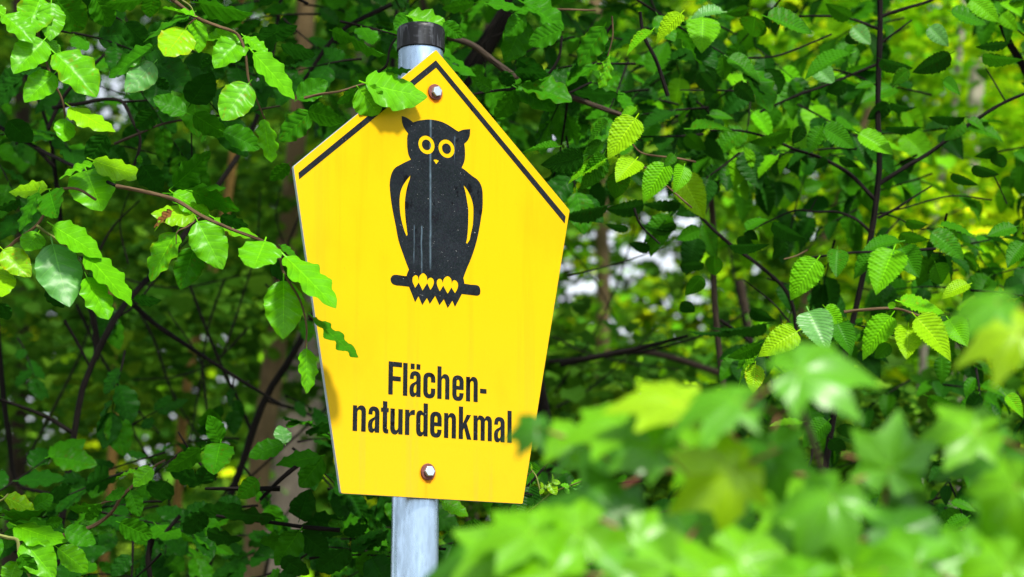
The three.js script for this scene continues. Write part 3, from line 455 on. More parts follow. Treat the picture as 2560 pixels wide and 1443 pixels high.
// ---------------------------------------------------------------- near trees
// ---- beech whose drooping twigs hang in from the left
const Q = (x, y) => [x, y, 2.977];
{
  const root = thing('beech_tree', 'beech with sunlit wavy-edged leaves on drooping twigs left of the yellow sign', 'tree', V(-1.75, 0, -2.5));
  const f = new Foliage('beech'), tw = [];
  branch(root, [V(-1.75, -0.05, -2.5), V(-1.7, 1.2, -2.55), V(-1.62, 2.6, -2.6), V(-1.7, 4.2, -2.7), V(-1.6, 6, -2.8)], 0.085, 0.03, BARK.brown, 'trunk');
  const hang = (text, d, r0, r1, mat = BARK.twig) => branch(root, line(text, d), r0, r1, mat, 'twig');
  branch(root, [V(-1.63, 2.5, -2.6), V(-1.2, 2.55, -2.55), at(-120, -60, 2.5), at(60, -90, 2.45)], 0.014, 0.004, BARK.twig);
  branch(root, [V(-1.66, 2.1, -2.58), V(-1.25, 2.25, -2.5), at(-200, 250, 3.1), at(150, 400, 2.9), at(290, 465, 2.42)], 0.005, 0.0022, BARK.dark);
  branch(root, [V(-1.66, 2.0, -2.58), V(-1.2, 2.1, -2.45), at(-120, 690, 2.42), at(0, 638, 2.4)], 0.005, 0.0022, BARK.twig);
  branch(root, [V(-1.62, 2.7, -2.6), V(-1.0, 2.8, -2.5), at(250, -130, 2.45), at(437, 3, 2.42)], 0.012, 0.0028, BARK.twig);
  hang('60,-90 85,40 104,121 116,155 128,195 155,249 163,297', 2.42, 0.0022, 0.0012, BARK.twig);
  hang('437,3 491,44 540,64 591,84 604,104 613,134 622,202 638,242 662,298', 2.4, 0.0026, 0.0011);
  hang('491,44 470,62 450,82', 2.39, 0.0012, 0.0008); hang('455,0 475,15 488,42', 2.4, 0.0012, 0.001, BARK.green);
  hang('290,465,2.4 363,480,2.39 437,500,2.37 504,540,2.35 575,572,2.33 645,598,2.31 690,620,2.3 699,641,2.29 709,682,2.28 749,749,2.27 766,816,2.26 764,868,2.26', 2.3, 0.0028, 0.0011);
  hang('504,540 470,566 443,580 440,610', 2.39, 0.0014, 0.0007);
  hang('240,500 190,472 134,480 118,520 91,564 40,602 0,638', 2.42, 0.0016, 0.0024);
  hang('91,564 115,582 144,601 188,641 205,662 218,686', 2.41, 0.002, 0.0011, BARK.green);
  hang('770,790 780,795 784,800', 2.38, 0.0008, 0.0007);
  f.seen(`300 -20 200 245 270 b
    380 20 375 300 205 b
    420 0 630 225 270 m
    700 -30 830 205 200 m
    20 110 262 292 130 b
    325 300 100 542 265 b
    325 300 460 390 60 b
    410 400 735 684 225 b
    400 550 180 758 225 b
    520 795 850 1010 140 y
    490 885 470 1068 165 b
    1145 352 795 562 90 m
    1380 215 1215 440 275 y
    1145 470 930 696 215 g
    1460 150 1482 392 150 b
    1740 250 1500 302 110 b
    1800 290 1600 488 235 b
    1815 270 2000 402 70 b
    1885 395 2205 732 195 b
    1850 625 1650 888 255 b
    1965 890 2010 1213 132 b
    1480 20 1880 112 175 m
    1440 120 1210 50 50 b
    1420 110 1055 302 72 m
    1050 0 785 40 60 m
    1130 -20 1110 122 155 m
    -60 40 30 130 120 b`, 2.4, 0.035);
  f.seen(`690 1195 1085 1335 150 y
    640 1270 760 1560 355 b
    690 1215 425 1312 70 b
    350 1410 60 1420 130 y
    1290 1385 1590 1140 205 m
    1060 1230 1200 1432 200 d
    1260 1443 1690 1430 130 m
    790 1010 640 1222 175 d
    60 900 240 1062 195 d
    2145 1220 2010 1352 105 m
    1420 770 1580 540 235 d
    1385 840 1140 722 145 m
    1150 820 1010 962 155 d
    1930 270 2215 200 150 d
    2090 345 2345 415 92 d
    2040 250 1750 412 165 d
    2215 740 2440 600 155 m
    2310 835 2080 1052 195 m
    2290 830 2560 900 165 m
    1660 980 1940 1102 155 m
    1440 850 1700 1022 172 m
    930 170 1140 382 195 d
    1170 580 1250 666 92 d
    1600 440 1490 532 102 d
    1040 1222 1035 1155 45 m`, 2.5, 0.05);
  f.seen(`370 0 420 182 235 m
    140 50 0 152 62 d
    285 0 150 302 115 m
    285 300 180 452 185 b
    20 430 230 628 195 y
    -40 540 10 806 270 y
    390 385 510 872 335 g
    390 250 770 482 205 b
    640 465 988 838 195 b
    645 635 800 958 190 b
    1460 165 1120 180 165 y
    1310 305 1095 652 205 b
    1445 415 1345 728 225 m
    1470 220 1660 572 275 b
    1290 10 1570 182 150 b
    1430 0 1788 132 150 m
    1590 195 1912 356 92 b
    2010 530 2242 642 155 d
    1640 180 1845 272 112 d
    1000 800 1200 812 92 d
    350 720 470 872 112 d
    0 830 60 950 120 d`, 2.4, 0.03, [0, 480, 2.977]);
  f.seen(`430 529 379 566 24 w
    420 540 384 578 14 y`, 2.375, 0.003, [0, 0, 1]);
  // the two leaves that cross the plate's left edge, and the pair in front of its top
  f.seen(`2120 480 2515 852 175 b
    2330 940 2660 1242 72 m`, 2.265, 0.004, [0, 480, 2.977]);
  f.seen(`1970 365 1885 578 315 b
    2085 400 2212 482 62 m
    2110 660 2110 1094 300 b
    2280 1165 2290 1502 155 b`, 2.275, 0.006, [0, 480, 2.977]);
  f.seen(`190 620 636 742 255 b -0.045
    140 660 296 852 255 b -0.008
    110 670 -20 772 82 m 0.01`, 2.402, 0.002, [850, 0, 2.977]);
  f.seen(`340 540 530 512 62 d`, 2.44, 0.002, [850, 0, 2.977]);
  hang('760,245 800,236 850,228 900,212 925,206', 2.41, 0.002, 0.001, BARK.twig);
  f.seen(`80 280 345 422 105 m
    -60 230 110 302 112 m
    500 120 420 216 135 m
    500 120 834 222 105 b
    770 170 912 282 125 m`, 2.64, 0.03, [850, 0, 2.977]);
  // shaded sprays behind the sunlit ones, and the crown above and to the left of the picture
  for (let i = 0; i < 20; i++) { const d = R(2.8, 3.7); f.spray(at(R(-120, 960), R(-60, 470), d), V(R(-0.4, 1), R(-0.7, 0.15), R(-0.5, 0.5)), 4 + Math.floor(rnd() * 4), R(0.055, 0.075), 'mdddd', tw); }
  for (let i = 0; i < 4; i++) { const d = R(3, 3.9); f.spray(at(R(-150, 700), R(470, 900), d), V(R(-0.4, 1), R(-0.8, 0), R(-0.5, 0.5)), 4, R(0.05, 0.07), 'mdd', tw); }
  for (let i = 0; i < 420; i++) f.spray(V(R(-2.6, 0.15), R(2.75, 5.6), R(-4.2, -2.15)), V(R(-1, 1), R(-0.5, 0.3), R(-1, 1)), 7, 0.08, 'mmd', tw);
  f.build(root);
  part('fine_twig', mergeGeometries(tw), BARK.dark, root).position.copy(root.position).negate(); root.children.at(-1).userData.kind = 'stuff';
}

// ---- low beech in the lower left corner
{
  const root = thing('beech_tree', 'low beech with glossy dark leaves and black crooked stems, lower left below the drooping twigs', 'tree', V(-0.85, 0, -3.3));
  const f = new Foliage('beech'), tw = [], B = BARK.dark;
  const stem = (t, d, r0, r1, n = 'branch', mat = B) => branch(root, line(t, d), r0, r1, mat, n);
  branch(root, [V(-0.85, -0.05, -3.3), at(110, 1700, 3.3), at(150, 1330, 3.3), at(165, 1220, 3.3), at(180, 1120, 3.3), at(208, 964, 3.3), at(235, 900, 3.3), at(285, 800, 3.3), at(330, 740, 3.35), at(420, 640, 3.4), at(520, 500, 3.5), at(640, 300, 3.6), at(720, -100, 3.7)], 0.0095, 0.004, B, 'trunk');
  stem('180,1082 120,1045 60,1020 0,1000 -90,980', 3.3, 0.00396, 0.00216);
  stem('240,900 240,840 222,760 180,700 137,430 125,340 100,262 60,180', 3.4, 0.00576, 0.00288);
  stem('137,420 90,372 50,350 0,334 -60,320', 3.35, 0.0036, 0.00216);
  stem('165,1240 100,1230 45,1210 20,1080 8,990 -10,800', 3.5, 0.00288, 0.00612);
  stem('120,320 160,240 215,180 300,105 360,70', 3.1, 0.0036, 0.00216);
  stem('130,270 205,258 265,248 305,255 330,300 350,345 340,400 320,440', 2.95, 0.00324, 0.00216);
  stem('305,255 370,250 420,238', 2.95, 0.00216, 0.001152); stem('285,360 345,335 400,312 470,298 560,288 700,265', 2.9, 0.002304, 0.001296, 'branch', BARK.brown);
  stem('480,400 478,330 474,270', 2.9, 0.001152, 0.000864);
  stem('333,762 386,809 470,866 517,897 621,963 700,1010', 3.4, 0.00468, 0.002304);
  stem('160,800 200,870 230,930', 3.4, 0.00288, 0.00216);
  stem('280,800 330,770 395,690 470,600 520,560', 3.5, 0.00252, 0.001584);
  stem('235,655 280,570 350,500', 3.6, 0.00288, 0.00144); stem('320,660 300,560 322,480', 3.6, 0.0018, 0.00108);
  const twig = (t, d, r0, r1, m = BARK.twig) => stem(t, d, r0, r1, 'twig', m);
  twig('90,1366 161,1338 235,1314 279,1281 302,1244 329,1217 386,1166 413,1150', 2.6, 0.0034, 0.0015, BARK.twig);
  twig('290,1250 265,1255 240,1262', 2.6, 0.0014, 0.0009);
  twig('-40,1330 20,1345 42,1350 48,1390 75,1443', 2.5, 0.0026, 0.002, BARK.green); twig('-30,1260 5,1250 20,1235', 2.5, 0.0016, 0.001, BARK.green);
  twig('700,1222 590,1222 512,1222', 2.75, 0.004, 0.002, B); twig('540,1200 500,1160 470,1120 445,1080', 2.8, 0.002, 0.0012, B); twig('760,1150 700,1200 650,1250', 2.75, 0.004, 0.0022, B);
  twig('850,1326 760,1318 690,1308 540,1290', 2.7, 0.0034, 0.002, B); twig('380,1340 370,1400 375,1443', 2.9, 0.005, 0.004, B); twig('450,1290 390,1345 320,1310', 2.9, 0.0034, 0.0016, B);
  f.seen(`1640 435 1550 238 155 m
    1500 490 1236 662 150 m
    1640 445 1588 658 245 m
    1130 630 990 768 142 b
    1010 660 848 702 46 b
    930 790 785 872 82 m
    970 800 1040 996 135 m
    740 900 640 1022 92 m
    720 900 508 962 72 m
    480 1090 716 1192 162 m
    890 1040 1134 1152 165 m
    180 1180 410 1444 255 b
    430 1230 656 1402 162 b
    110 1060 502 1212 172 b
    20 1000 410 1082 102 m
    20 960 332 950 112 m
    250 920 398 838 132 m
    340 1050 472 1022 102 m
    30 850 272 952 120 y
    110 1085 28 1242 112 m
    120 1330 60 1502 172 b
    150 1280 272 1432 132 m
    -80 1150 -10 1300 150 m`, 2.52, 0.05, [0, 958, 2.977]);
  f.seen(`2110 455 1848 542 132 m
    2380 545 2048 602 132 m
    2400 560 2230 772 195 m
    2120 450 2080 308 135 g
    1920 720 1770 852 155 m
    2230 1010 2290 810 195 d
    1530 970 1370 1112 162 d
    2230 1100 2050 1362 195 m
    2230 1100 1938 1222 105 m
    2240 1110 2442 1282 195 d
    2240 1090 2560 1102 122 d
    2280 980 2560 1052 132 d
    2050 1000 1640 960 92 d
    1240 730 1130 882 205 d
    1500 740 1260 640 122 d
    1500 750 1592 560 155 d
    1540 1100 1790 1180 130 d
    1480 960 1800 930 110 d
    2560 1240 2360 1420 160 d
    2100 1300 2300 1440 150 d`, 2.7, 0.06, [0, 958, 2.977]);
  f.seen(`760 880 955 987 118 b
    245 1240 168 1444 182 m
    30 1130 210 1052 102 d
    170 1230 370 1112 92 d
    60 1240 -60 1400 140 d
    10 1010 -90 1130 120 m`, 2.75, 0.05, [850, 958, 2.977]);
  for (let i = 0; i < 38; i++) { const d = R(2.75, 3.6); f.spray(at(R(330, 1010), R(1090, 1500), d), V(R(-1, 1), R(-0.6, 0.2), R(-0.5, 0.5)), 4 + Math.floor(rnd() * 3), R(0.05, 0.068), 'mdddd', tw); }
  for (let i = 0; i < 22; i++) { const d = R(2.6, 3.4); f.spray(at(R(-120, 330), R(1270, 1560), d), V(R(-1, 1), R(-0.6, 0.2), R(-0.5, 0.5)), 5, R(0.05, 0.068), 'mmdd', tw); }
  for (let i = 0; i < 4; i++) { const d = R(3, 3.8); f.spray(at(R(-60, 800), R(900, 1130), d), V(R(-1, 1), R(-0.6, 0.2), R(-0.5, 0.5)), 3, R(0.045, 0.06), 'dd', tw); }
  f.build(root);
  part('fine_twig', mergeGeometries(tw), BARK.dark, root).position.copy(root.position).negate(); root.children.at(-1).userData.kind = 'stuff';
}

// ---- young tree whose bare dark stem leans behind the plate's lower left edge
{
  const root = thing('young_tree', 'bare dark leaning stem with side shoots behind the left edge of the yellow plate', 'tree', V(-0.62, 0, -3.9));
  const stem = (t, d, r0, r1, n = 'branch') => branch(root, line(t, d), r0, r1, BARK.dark, n);
  branch(root, [V(-0.62, -0.05, -3.9), at(480, 1700, 3.9), at(540, 1330, 3.9), at(580, 1230, 3.9), at(622, 1110, 3.9), at(640, 1050, 3.9), at(680, 965, 3.9), at(726, 897, 3.9), at(790, 775, 3.9), at(880, 600, 3.9), at(960, 330, 4), at(1000, -80, 4.1)], 0.0125, 0.005, BARK.dark, 'trunk');
  stem('632,1090 600,1010 560,930 470,700 430,560', 4, 0.00432, 0.00216); stem('520,1060 510,960 500,900 420,780', 4, 0.00288, 0.00144);
  stem('660,1000 780,1040 830,1080', 3.9, 0.0036, 0.00216); stem('570,1240 640,1180 740,1090 850,990', 4.1, 0.00288, 0.00216);
  stem('400,1443 430,1340 410,1210 350,1110 300,1010', 4.3, 0.00432, 0.00216); stem('560,880 600,760 640,620 650,480', 4.3, 0.00288, 0.00144);
  for (const [t, d, r] of [['190,760 260,905 330,1010 400,1085', 4.2, 0.004], ['300,700 380,840 430,980 500,1100', 4.6, 0.004], ['560,700 520,820 500,960 470,1120', 4.4, 0.003], ['60,1160 140,1010 210,860 250,700', 4.6, 0.004], ['620,820 540,900 450,940 330,950', 4.4, 0.003], ['200,640 320,700 440,720 600,690', 4.3, 0.003], ['470,1443 520,1300 600,1180', 4.2, 0.005], ['660,1443 690,1330 740,1250', 4.4, 0.004]]) stem(t, d, r, r * 0.55);
  stem('690,700 740,560 790,470 860,300', 4.3, 0.0036, 0.00216); stem('720,640 690,540 700,470', 4.3, 0.00216, 0.00144);
}

// ---- beech behind the cap and right of the sign's point
{
  const root = thing('beech_tree', 'beech with smooth shaded leaves behind the black pole cap and beside the sign\'s point', 'tree', V(0.5, 0, -4.3));
  const f = new Foliage('beech'), tw = [], stem = (t, d, r0, r1, m = BARK.dark, n = 'branch') => branch(root, line(t, d), r0, r1, m, n);
  branch(root, [V(0.5, -0.05, -4.3), at(1500, 1900, 4.2), at(1330, 900, 4), at(1180, 420, 3.9), at(1140, 260, 3.9), at(1260, 60, 3.9), at(1330, -200, 3.9)], 0.022, 0.011, BARK.dark, 'trunk');
  stem('1118,92 1180,112 1230,150 1290,195', 2.9, 0.0045, 0.0055, BARK.brown); stem('1290,195 1420,240 1560,290', 2.95, 0.005, 0.004, BARK.brown);
  stem('1155,180 1195,120 1260,20 1300,-60', 3.5, 0.009, 0.007);
  stem('1110,266 1170,240 1228,228 1290,222', 2.8, 0.0016, 0.0022); stem('1290,250 1330,236 1400,240 1480,205', 2.9, 0.002, 0.0018);
  stem('1355,205 1395,150 1405,90', 2.9, 0.0022, 0.002); stem('1600,30 1610,90 1640,150 1670,240', 2.8, 0.0024, 0.0032); stem('1530,40 1532,90 1520,140', 2.7, 0.0012, 0.0009, BARK.twig);
  stem('1340,30 1380,24 1490,26', 2.8, 0.0018, 0.0014, BARK.twig);
  stem('760,200 850,80 980,10', 3.1, 0.003, 0.004); stem('935,186 965,165 975,120 990,95', 2.75, 0.0022, 0.0014);
  f.seen(`1130 665 1000 580 112 m
    1310 665 1170 892 132 m
    1315 655 1606 812 155 m
    1340 640 1736 712 112 m
    1370 140 1250 462 205 m
    1380 120 1220 270 150 m
    1650 220 1398 322 155 m
    1360 20 1692 192 112 m
    1965 200 1780 497 195 m
    2000 430 1950 662 72 b
    2070 700 1740 700 82 d
    1300 540 1560 560 110 d
    1320 440 1540 580 160 d
    1190 540 1300 640 110 d
    1100 30 1350 60 90 m
    1000 20 760 70 80 m
    1500 60 1260 110 90 m`, 2.72, 0.05, [850, 0, 2.977]);
  for (let i = 0; i < 22; i++) { const d = R(2.9, 4); f.spray(at(R(1060, 1720), R(-60, 320), d), V(R(-1, 1), R(-0.6, 0.15), R(-0.5, 0.5)), 4 + Math.floor(rnd() * 3), R(0.055, 0.075), 'mmmdd', tw); }
  for (let i = 0; i < 10; i++) { const d = R(2.9, 3.9); f.spray(at(R(700, 1060), R(-60, 160), d), V(R(-1, 1), R(-0.6, 0.15), R(-0.5, 0.5)), 4, R(0.055, 0.075), 'mdd', tw); }
  for (let i = 0; i < 300; i++) f.spray(V(R(-0.7, 1.1), R(2.95, 5.4), R(-5, -2.8)), V(R(-1, 1), R(-0.5, 0.3), R(-1, 1)), 7, 0.08, 'mmd', tw);
  f.build(root);
  part('fine_twig', mergeGeometries(tw), BARK.dark, root).position.copy(root.position).negate(); root.children.at(-1).userData.kind = 'stuff';
}

// ---- hornbeam on the right
{
  const root = thing('hornbeam_tree', 'hornbeam with ribbed toothed leaves and a thin black upright stem, right of the sign', 'tree', V(0.52, 0, -3.05));
  const f = new Foliage('hornbeam'), tw = [], stem = (t, d, r0, r1, n = 'branch', m = BARK.dark) => branch(root, line(t, d), r0, r1, m, n);
  branch(root, [V(0.52, -0.05, -3.05), at(2040, 1443, 3.05), at(2110, 900, 3.05), at(2140, 770, 3.05), at(2160, 680, 3.05), at(2178, 590, 3.05), at(2190, 510, 3.05), at(2195, 460, 3.05), at(2200, 400, 3.05), at(2195, 300, 3.05), at(2197, 170, 3.05), at(2201, 60, 3.05), at(2195, -120, 3.05)], 0.007, 0.0042, BARK.dark, 'trunk');
  stem('2195,462 2260,420 2320,385 2365,352 2440,300 2500,262 2560,235 2680,190', 3.05, 0.0036, 0.0022);
  stem('2190,502 2120,432 2040,390 1990,375 1940,352 1890,335 1840,326 1775,326', 3.05, 0.0036, 0.0016);
  stem('2201,42 2260,22 2330,0 2400,-40', 3.05, 0.003, 0.002); stem('2195,72 2120,45 2030,40 1980,42', 3.05, 0.0026, 0.0015); stem('2197,112 2240,80 2280,50', 3.05, 0.0022, 0.0012);
  stem('2178,582 2140,548 2090,530 2040,530 1990,526 1930,550 1870,580', 3.05, 0.0026, 0.001); stem('2025,528 2042,496', 3.05, 0.0012, 0.0008);
  stem('2195,545 2240,522 2295,486 2330,465', 3.05, 0.0024, 0.0012); stem('2180,540 2260,520 2380,490 2480,500', 3.2, 0.0016, 0.0012);
  stem('1720,510 1790,580 1840,622 1880,650 1920,682 1960,720 1980,760 1988,800 1990,900', 3.1, 0.0028, 0.0034);
  stem('1775,470 1780,520 1785,600 1785,720 1795,850 1808,960 1830,1200', 3.5, 0.0052, 0.0066, 'branch', BARK.brown);
  stem('2480,428 2500,470 2518,510', 3.05, 0.0012, 0.001); stem('2515,255 2480,195 2465,170', 3.05, 0.0016, 0.001); stem('2505,60 2525,110 2550,150 2600,260', 3.2, 0.006, 0.007);
  stem('1860,146 1940,140 2010,115 2080,85', 3.15, 0.002, 0.0014); stem('2060,170 2130,185 2195,215', 3.1, 0.0012, 0.0016); stem('1900,280 1990,240 2060,215 2195,160', 3.2, 0.0022, 0.0026);
  stem('1930,265 1926,240 1880,230 1700,225', 3.1, 0.0018, 0.001); stem('2290,600 2270,560 2200,530', 3.2, 0.001, 0.0014);
  stem('2020,625 1990,640 1960,648', 2.8, 0.0014, 0.001, 'twig', BARK.twig); stem('1998,648 2060,640 2130,632 2250,628 2340,622', 2.85, 0.0016, 0.0022); stem('2110,780 2150,776 2240,772 2300,790', 2.72, 0.0024, 0.0018, 'twig', BARK.twig);
  stem('1740,405 1690,395 1600,380 1570,340', 2.72, 0.0016, 0.0012, 'twig', BARK.twig); stem('1730,520 1650,450 1590,400', 2.72, 0.0014, 0.001, 'twig', BARK.twig);
  stem('1585,520 1600,560 1650,610', 2.9, 0.002, 0.0014); stem('1400,910 1500,890 1600,870 1720,840', 3.6, 0.006, 0.003); stem('1420,690 1540,660 1660,620', 3.4, 0.0018, 0.001);
  stem('1860,700 1935,760 2000,840', 3.1, 0.001, 0.002); stem('1950,790 1960,820 1985,760', 3.1, 0.001, 0.001); stem('1800,800 1870,850 1990,960', 3.3, 0.003, 0.002);
  for (const [t, d, r] of [['1370,905 1500,892 1640,872 1760,836 1870,780', 4.4, 0.006], ['1390,1020 1480,968 1560,900 1640,820', 4.8, 0.004], ['1385,985 1470,860 1540,720 1590,560', 5, 0.004], ['1380,840 1460,880 1560,905 1700,925', 4.6, 0.003], ['1400,600 1480,690 1540,800', 4.8, 0.003], ['1960,1000 1900,900 1850,760 1820,600', 5, 0.005], ['2000,640 2080,560 2180,470 2300,420', 4.8, 0.003], ['2240,640 2330,560 2450,500', 5, 0.004], ['1600,330 1700,300 1830,215', 4.4, 0.005], ['1560,150 1640,120 1760,20', 4.4, 0.005]]) stem(t, d, r * 0.8, r * 0.45);
  f.seen(`2540 100 2328 287 132 y
    2320 230 2128 412 92 b
    2200 880 1990 1172 235 y
    2200 800 2078 922 82 b
    2200 1190 2058 1352 195 y
    2430 1220 2250 1502 195 b
    2060 1170 1963 1252 52 y
    1960 1150 1808 1422 155 m
    1810 1160 1508 1262 175 d
    1620 1095 1338 1132 62 m
    1990 900 1798 1062 82 m
    1960 1070 1798 1152 102 m
    1970 1190 1668 1312 102 b
    2080 1270 2050 1502 175 m
    2560 1240 2500 1420 150 b
    2490 1150 2420 1240 80 m`, 2.62, 0.04, [850, 0, 2.977]);
  f.seen(`170 130 170 372 255 b
    560 125 530 297 225 m
    500 60 348 112 82 m
    320 90 78 72 62 g
    310 420 352 622 135 m
    360 430 632 592 135 m
    640 510 742 724 215 d
    650 130 992 240 112 m
    1270 400 903 512 62 m
    1290 200 1422 332 135 g
    1000 480 1152 624 155 g
    1550 765 1398 917 122 d
    1070 955 1322 1092 152 m
    1060 940 958 1142 132 m
    1330 1000 1607 1132 135 b
    920 940 838 1072 102 d
    820 970 513 1082 105 m
    75 960 447 930 92 m
    220 860 412 872 72 m
    50 1000 192 1142 112 m
    210 1030 310 1240 120 d
    0 1300 190 1622 235 y
    2010 400 1738 562 135 d
    1570 765 1762 862 62 d
    2020 90 2287 182 112 m
    2160 0 2402 142 145 b
    2390 110 2522 222 112 b
    1860 200 2002 332 135 g
    2110 900 1978 1052 122 m
    2150 890 2302 972 72 m
    2120 870 1848 882 52 d
    2360 1110 2193 1187 92 d
    2360 1140 2402 1257 122 d
    2190 1230 2372 1342 82 d
    2030 1290 2222 1397 72 d
    1190 1170 1332 1252 62 d
    1080 1170 1000 1282 70 d
    1780 950 1528 977 42 d
    1270 130 1080 40 110 m
    1500 440 1730 560 90 d
    2250 420 2560 470 110 m
    1240 260 1330 330 90 d
    1240 630 1070 700 120 d
    1440 620 1300 660 60 m
    150 540 260 720 110 d
    420 620 560 760 120 d
    2440 320 2200 350 70 d
    1700 520 1570 640 110 m
    1960 600 2120 700 100 m`, 2.95, 0.12, [1700, 0, 2.977]);
  f.seen(`1020 505 813 777 225 b
    1590 430 1458 742 285 b
    1170 430 1170 632 162 m
    1480 420 1273 617 152 m
    1650 415 1782 632 205 m
    1870 305 2152 477 155 m
    1640 310 1862 402 112 m
    1640 370 1343 397 62 m
    2500 260 2283 332 112 m
    2560 380 2438 562 152 m
    500 285 657 148 92 m
    260 475 250 652 135 m
    160 630 38 792 132 m
    690 230 912 392 92 d
    370 400 672 412 72 d
    1690 210 1852 292 82 m
    1950 255 2242 292 52 m
    780 370 700 520 90 d
    490 280 580 360 80 d
    430 340 560 420 90 d`, 2.85, 0.06, [1700, 480, 2.977]);
  f.seen(`870 1040 588 1202 215 y
    960 890 1102 1172 265 g
    1080 860 1252 1032 122 b
    1180 980 1282 1202 182 m
    1570 925 1328 1217 205 b
    1700 1005 1690 1242 212 y
    1640 820 1972 902 112 b
    1760 935 2062 1242 225 y
    2000 950 2142 1142 205 b
    1560 1130 1448 1242 112 m
    560 1285 540 1502 152 y
    590 1130 368 1282 102 m
    580 1200 368 1442 72 b
    1950 1230 1960 1432 122 m
    2150 690 1938 762 92 y
    1900 530 1962 702 172 m
    830 1040 760 970 90 b
    1600 860 1540 820 60 b`, 2.66, 0.04, [1700, 480, 2.977]);
  f.seen(`640 980 198 1092 112 d
    430 1010 68 1112 62 d
    530 870 720 970 110 d
    0 560 150 540 90 d
    10 820 110 900 110 d`, 3.1, 0.06, [1700, 480, 2.977]);
  f.seen(`1100 285 898 462 155 m
    1230 300 1272 442 152 d
    910 290 663 322 62 b
    1850 100 2132 252 122 m
    2240 90 2128 232 132 d
    2430 90 2582 252 112 b
    1600 780 1468 932 132 b
    2200 1130 2302 1292 225 m
    2140 1000 1928 1112 112 m
    2190 1050 2432 1162 92 m
    300 910 38 982 82 m
    420 950 248 1072 112 m
    2020 890 2212 940 60 m
    1400 330 1320 440 110 d
    1120 420 1240 520 120 d`, 2.8, 0.06, [1700, 958, 2.977]);
  // dark undersides right beside the plate's right corner
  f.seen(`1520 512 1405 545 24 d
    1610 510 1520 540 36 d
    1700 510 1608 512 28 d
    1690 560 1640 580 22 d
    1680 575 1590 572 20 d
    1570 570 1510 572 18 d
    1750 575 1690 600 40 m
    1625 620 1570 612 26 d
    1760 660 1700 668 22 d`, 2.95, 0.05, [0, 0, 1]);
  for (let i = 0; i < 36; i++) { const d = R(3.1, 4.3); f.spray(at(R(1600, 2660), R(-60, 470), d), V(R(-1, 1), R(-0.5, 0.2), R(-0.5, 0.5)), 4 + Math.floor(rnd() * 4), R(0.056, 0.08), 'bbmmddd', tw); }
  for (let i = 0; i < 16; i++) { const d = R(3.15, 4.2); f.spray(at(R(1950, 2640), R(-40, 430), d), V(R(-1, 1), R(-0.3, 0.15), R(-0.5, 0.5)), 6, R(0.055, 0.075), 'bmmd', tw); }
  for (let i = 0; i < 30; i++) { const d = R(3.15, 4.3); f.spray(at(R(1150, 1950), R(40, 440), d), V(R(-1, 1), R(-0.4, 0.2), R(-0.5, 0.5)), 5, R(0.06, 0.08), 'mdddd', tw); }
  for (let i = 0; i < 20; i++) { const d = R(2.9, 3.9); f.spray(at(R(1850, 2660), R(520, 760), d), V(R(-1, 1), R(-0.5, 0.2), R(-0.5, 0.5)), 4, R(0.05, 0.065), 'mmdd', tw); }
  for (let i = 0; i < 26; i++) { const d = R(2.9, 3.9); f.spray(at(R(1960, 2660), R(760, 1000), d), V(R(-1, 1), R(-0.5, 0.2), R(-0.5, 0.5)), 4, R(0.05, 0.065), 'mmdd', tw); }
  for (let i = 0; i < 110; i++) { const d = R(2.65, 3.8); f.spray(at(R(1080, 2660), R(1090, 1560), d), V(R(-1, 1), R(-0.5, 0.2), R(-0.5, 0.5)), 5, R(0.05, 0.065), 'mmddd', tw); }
  for (let i = 0; i < 70; i++) f.spray(V(R(0.6, 2.6), R(3.1, 5), R(-4.6, -2.6)), V(R(-1, 1), R(-0.5, 0.3), R(-1, 1)), 7, 0.075, 'mmd', tw);
  f.build(root);
  part('fine_twig', mergeGeometries(tw), BARK.dark, root).position.copy(root.position).negate(); root.children.at(-1).userData.kind = 'stuff';
}

// ---- climbing shoot that peers round the plate's lower right corner
{
  const root = thing('climbing_plant', 'pale green climbing shoot with small crinkled leaves at the plate\'s lower right corner', 'plant', at(1350, 1245, 2.62));
  const stem = (t, d, r0, r1, m = BARK.green) => branch(root, line(t, d), r0, r1, m, 'stem');
  branch(root, [V(0.15, 0, -2.75), V(0.12, 0.9, -2.7), at(1290, 1400, 2.64), at(1340, 1250, 2.62), at(1392, 1228, 2.6), at(1425, 1215, 2.6), at(1470, 1198, 2.6)], 0.0018, 0.0011, BARK.green, 'stem');
  stem('1352,1238 1347,1215 1340,1190 1330,1176 1326,1168', 2.61, 0.0012, 0.0008); stem('1330,1178 1318,1190 1311,1203 1308,1217', 2.61, 0.0009, 0.0005, BARK.twig); stem('1372,1222 1377,1210 1381,1200', 2.6, 0.0009, 0.0006);
  const f = new Foliage('beech');
  f.seen(`1373 1208 1392 1238 26 y
    1381 1204 1402 1208 14 y
    1381 1204 1381 1184 7 y
    1424 1216 1400 1212 12 b
    1412 1220 1424 1236 12 b
    1426 1216 1472 1226 12 g
    1428 1214 1458 1198 16 b
    1456 1200 1482 1212 22 m
    1460 1205 1470 1188 16 m
    1358 1222 1350 1236 12 y
    1352 1206 1357 1222 6 y
    1366 1222 1362 1212 8 y
    1327 1174 1330 1160 6 y`, 2.6, 0.012, [0, 0, 1]);
  f.build(root);
}

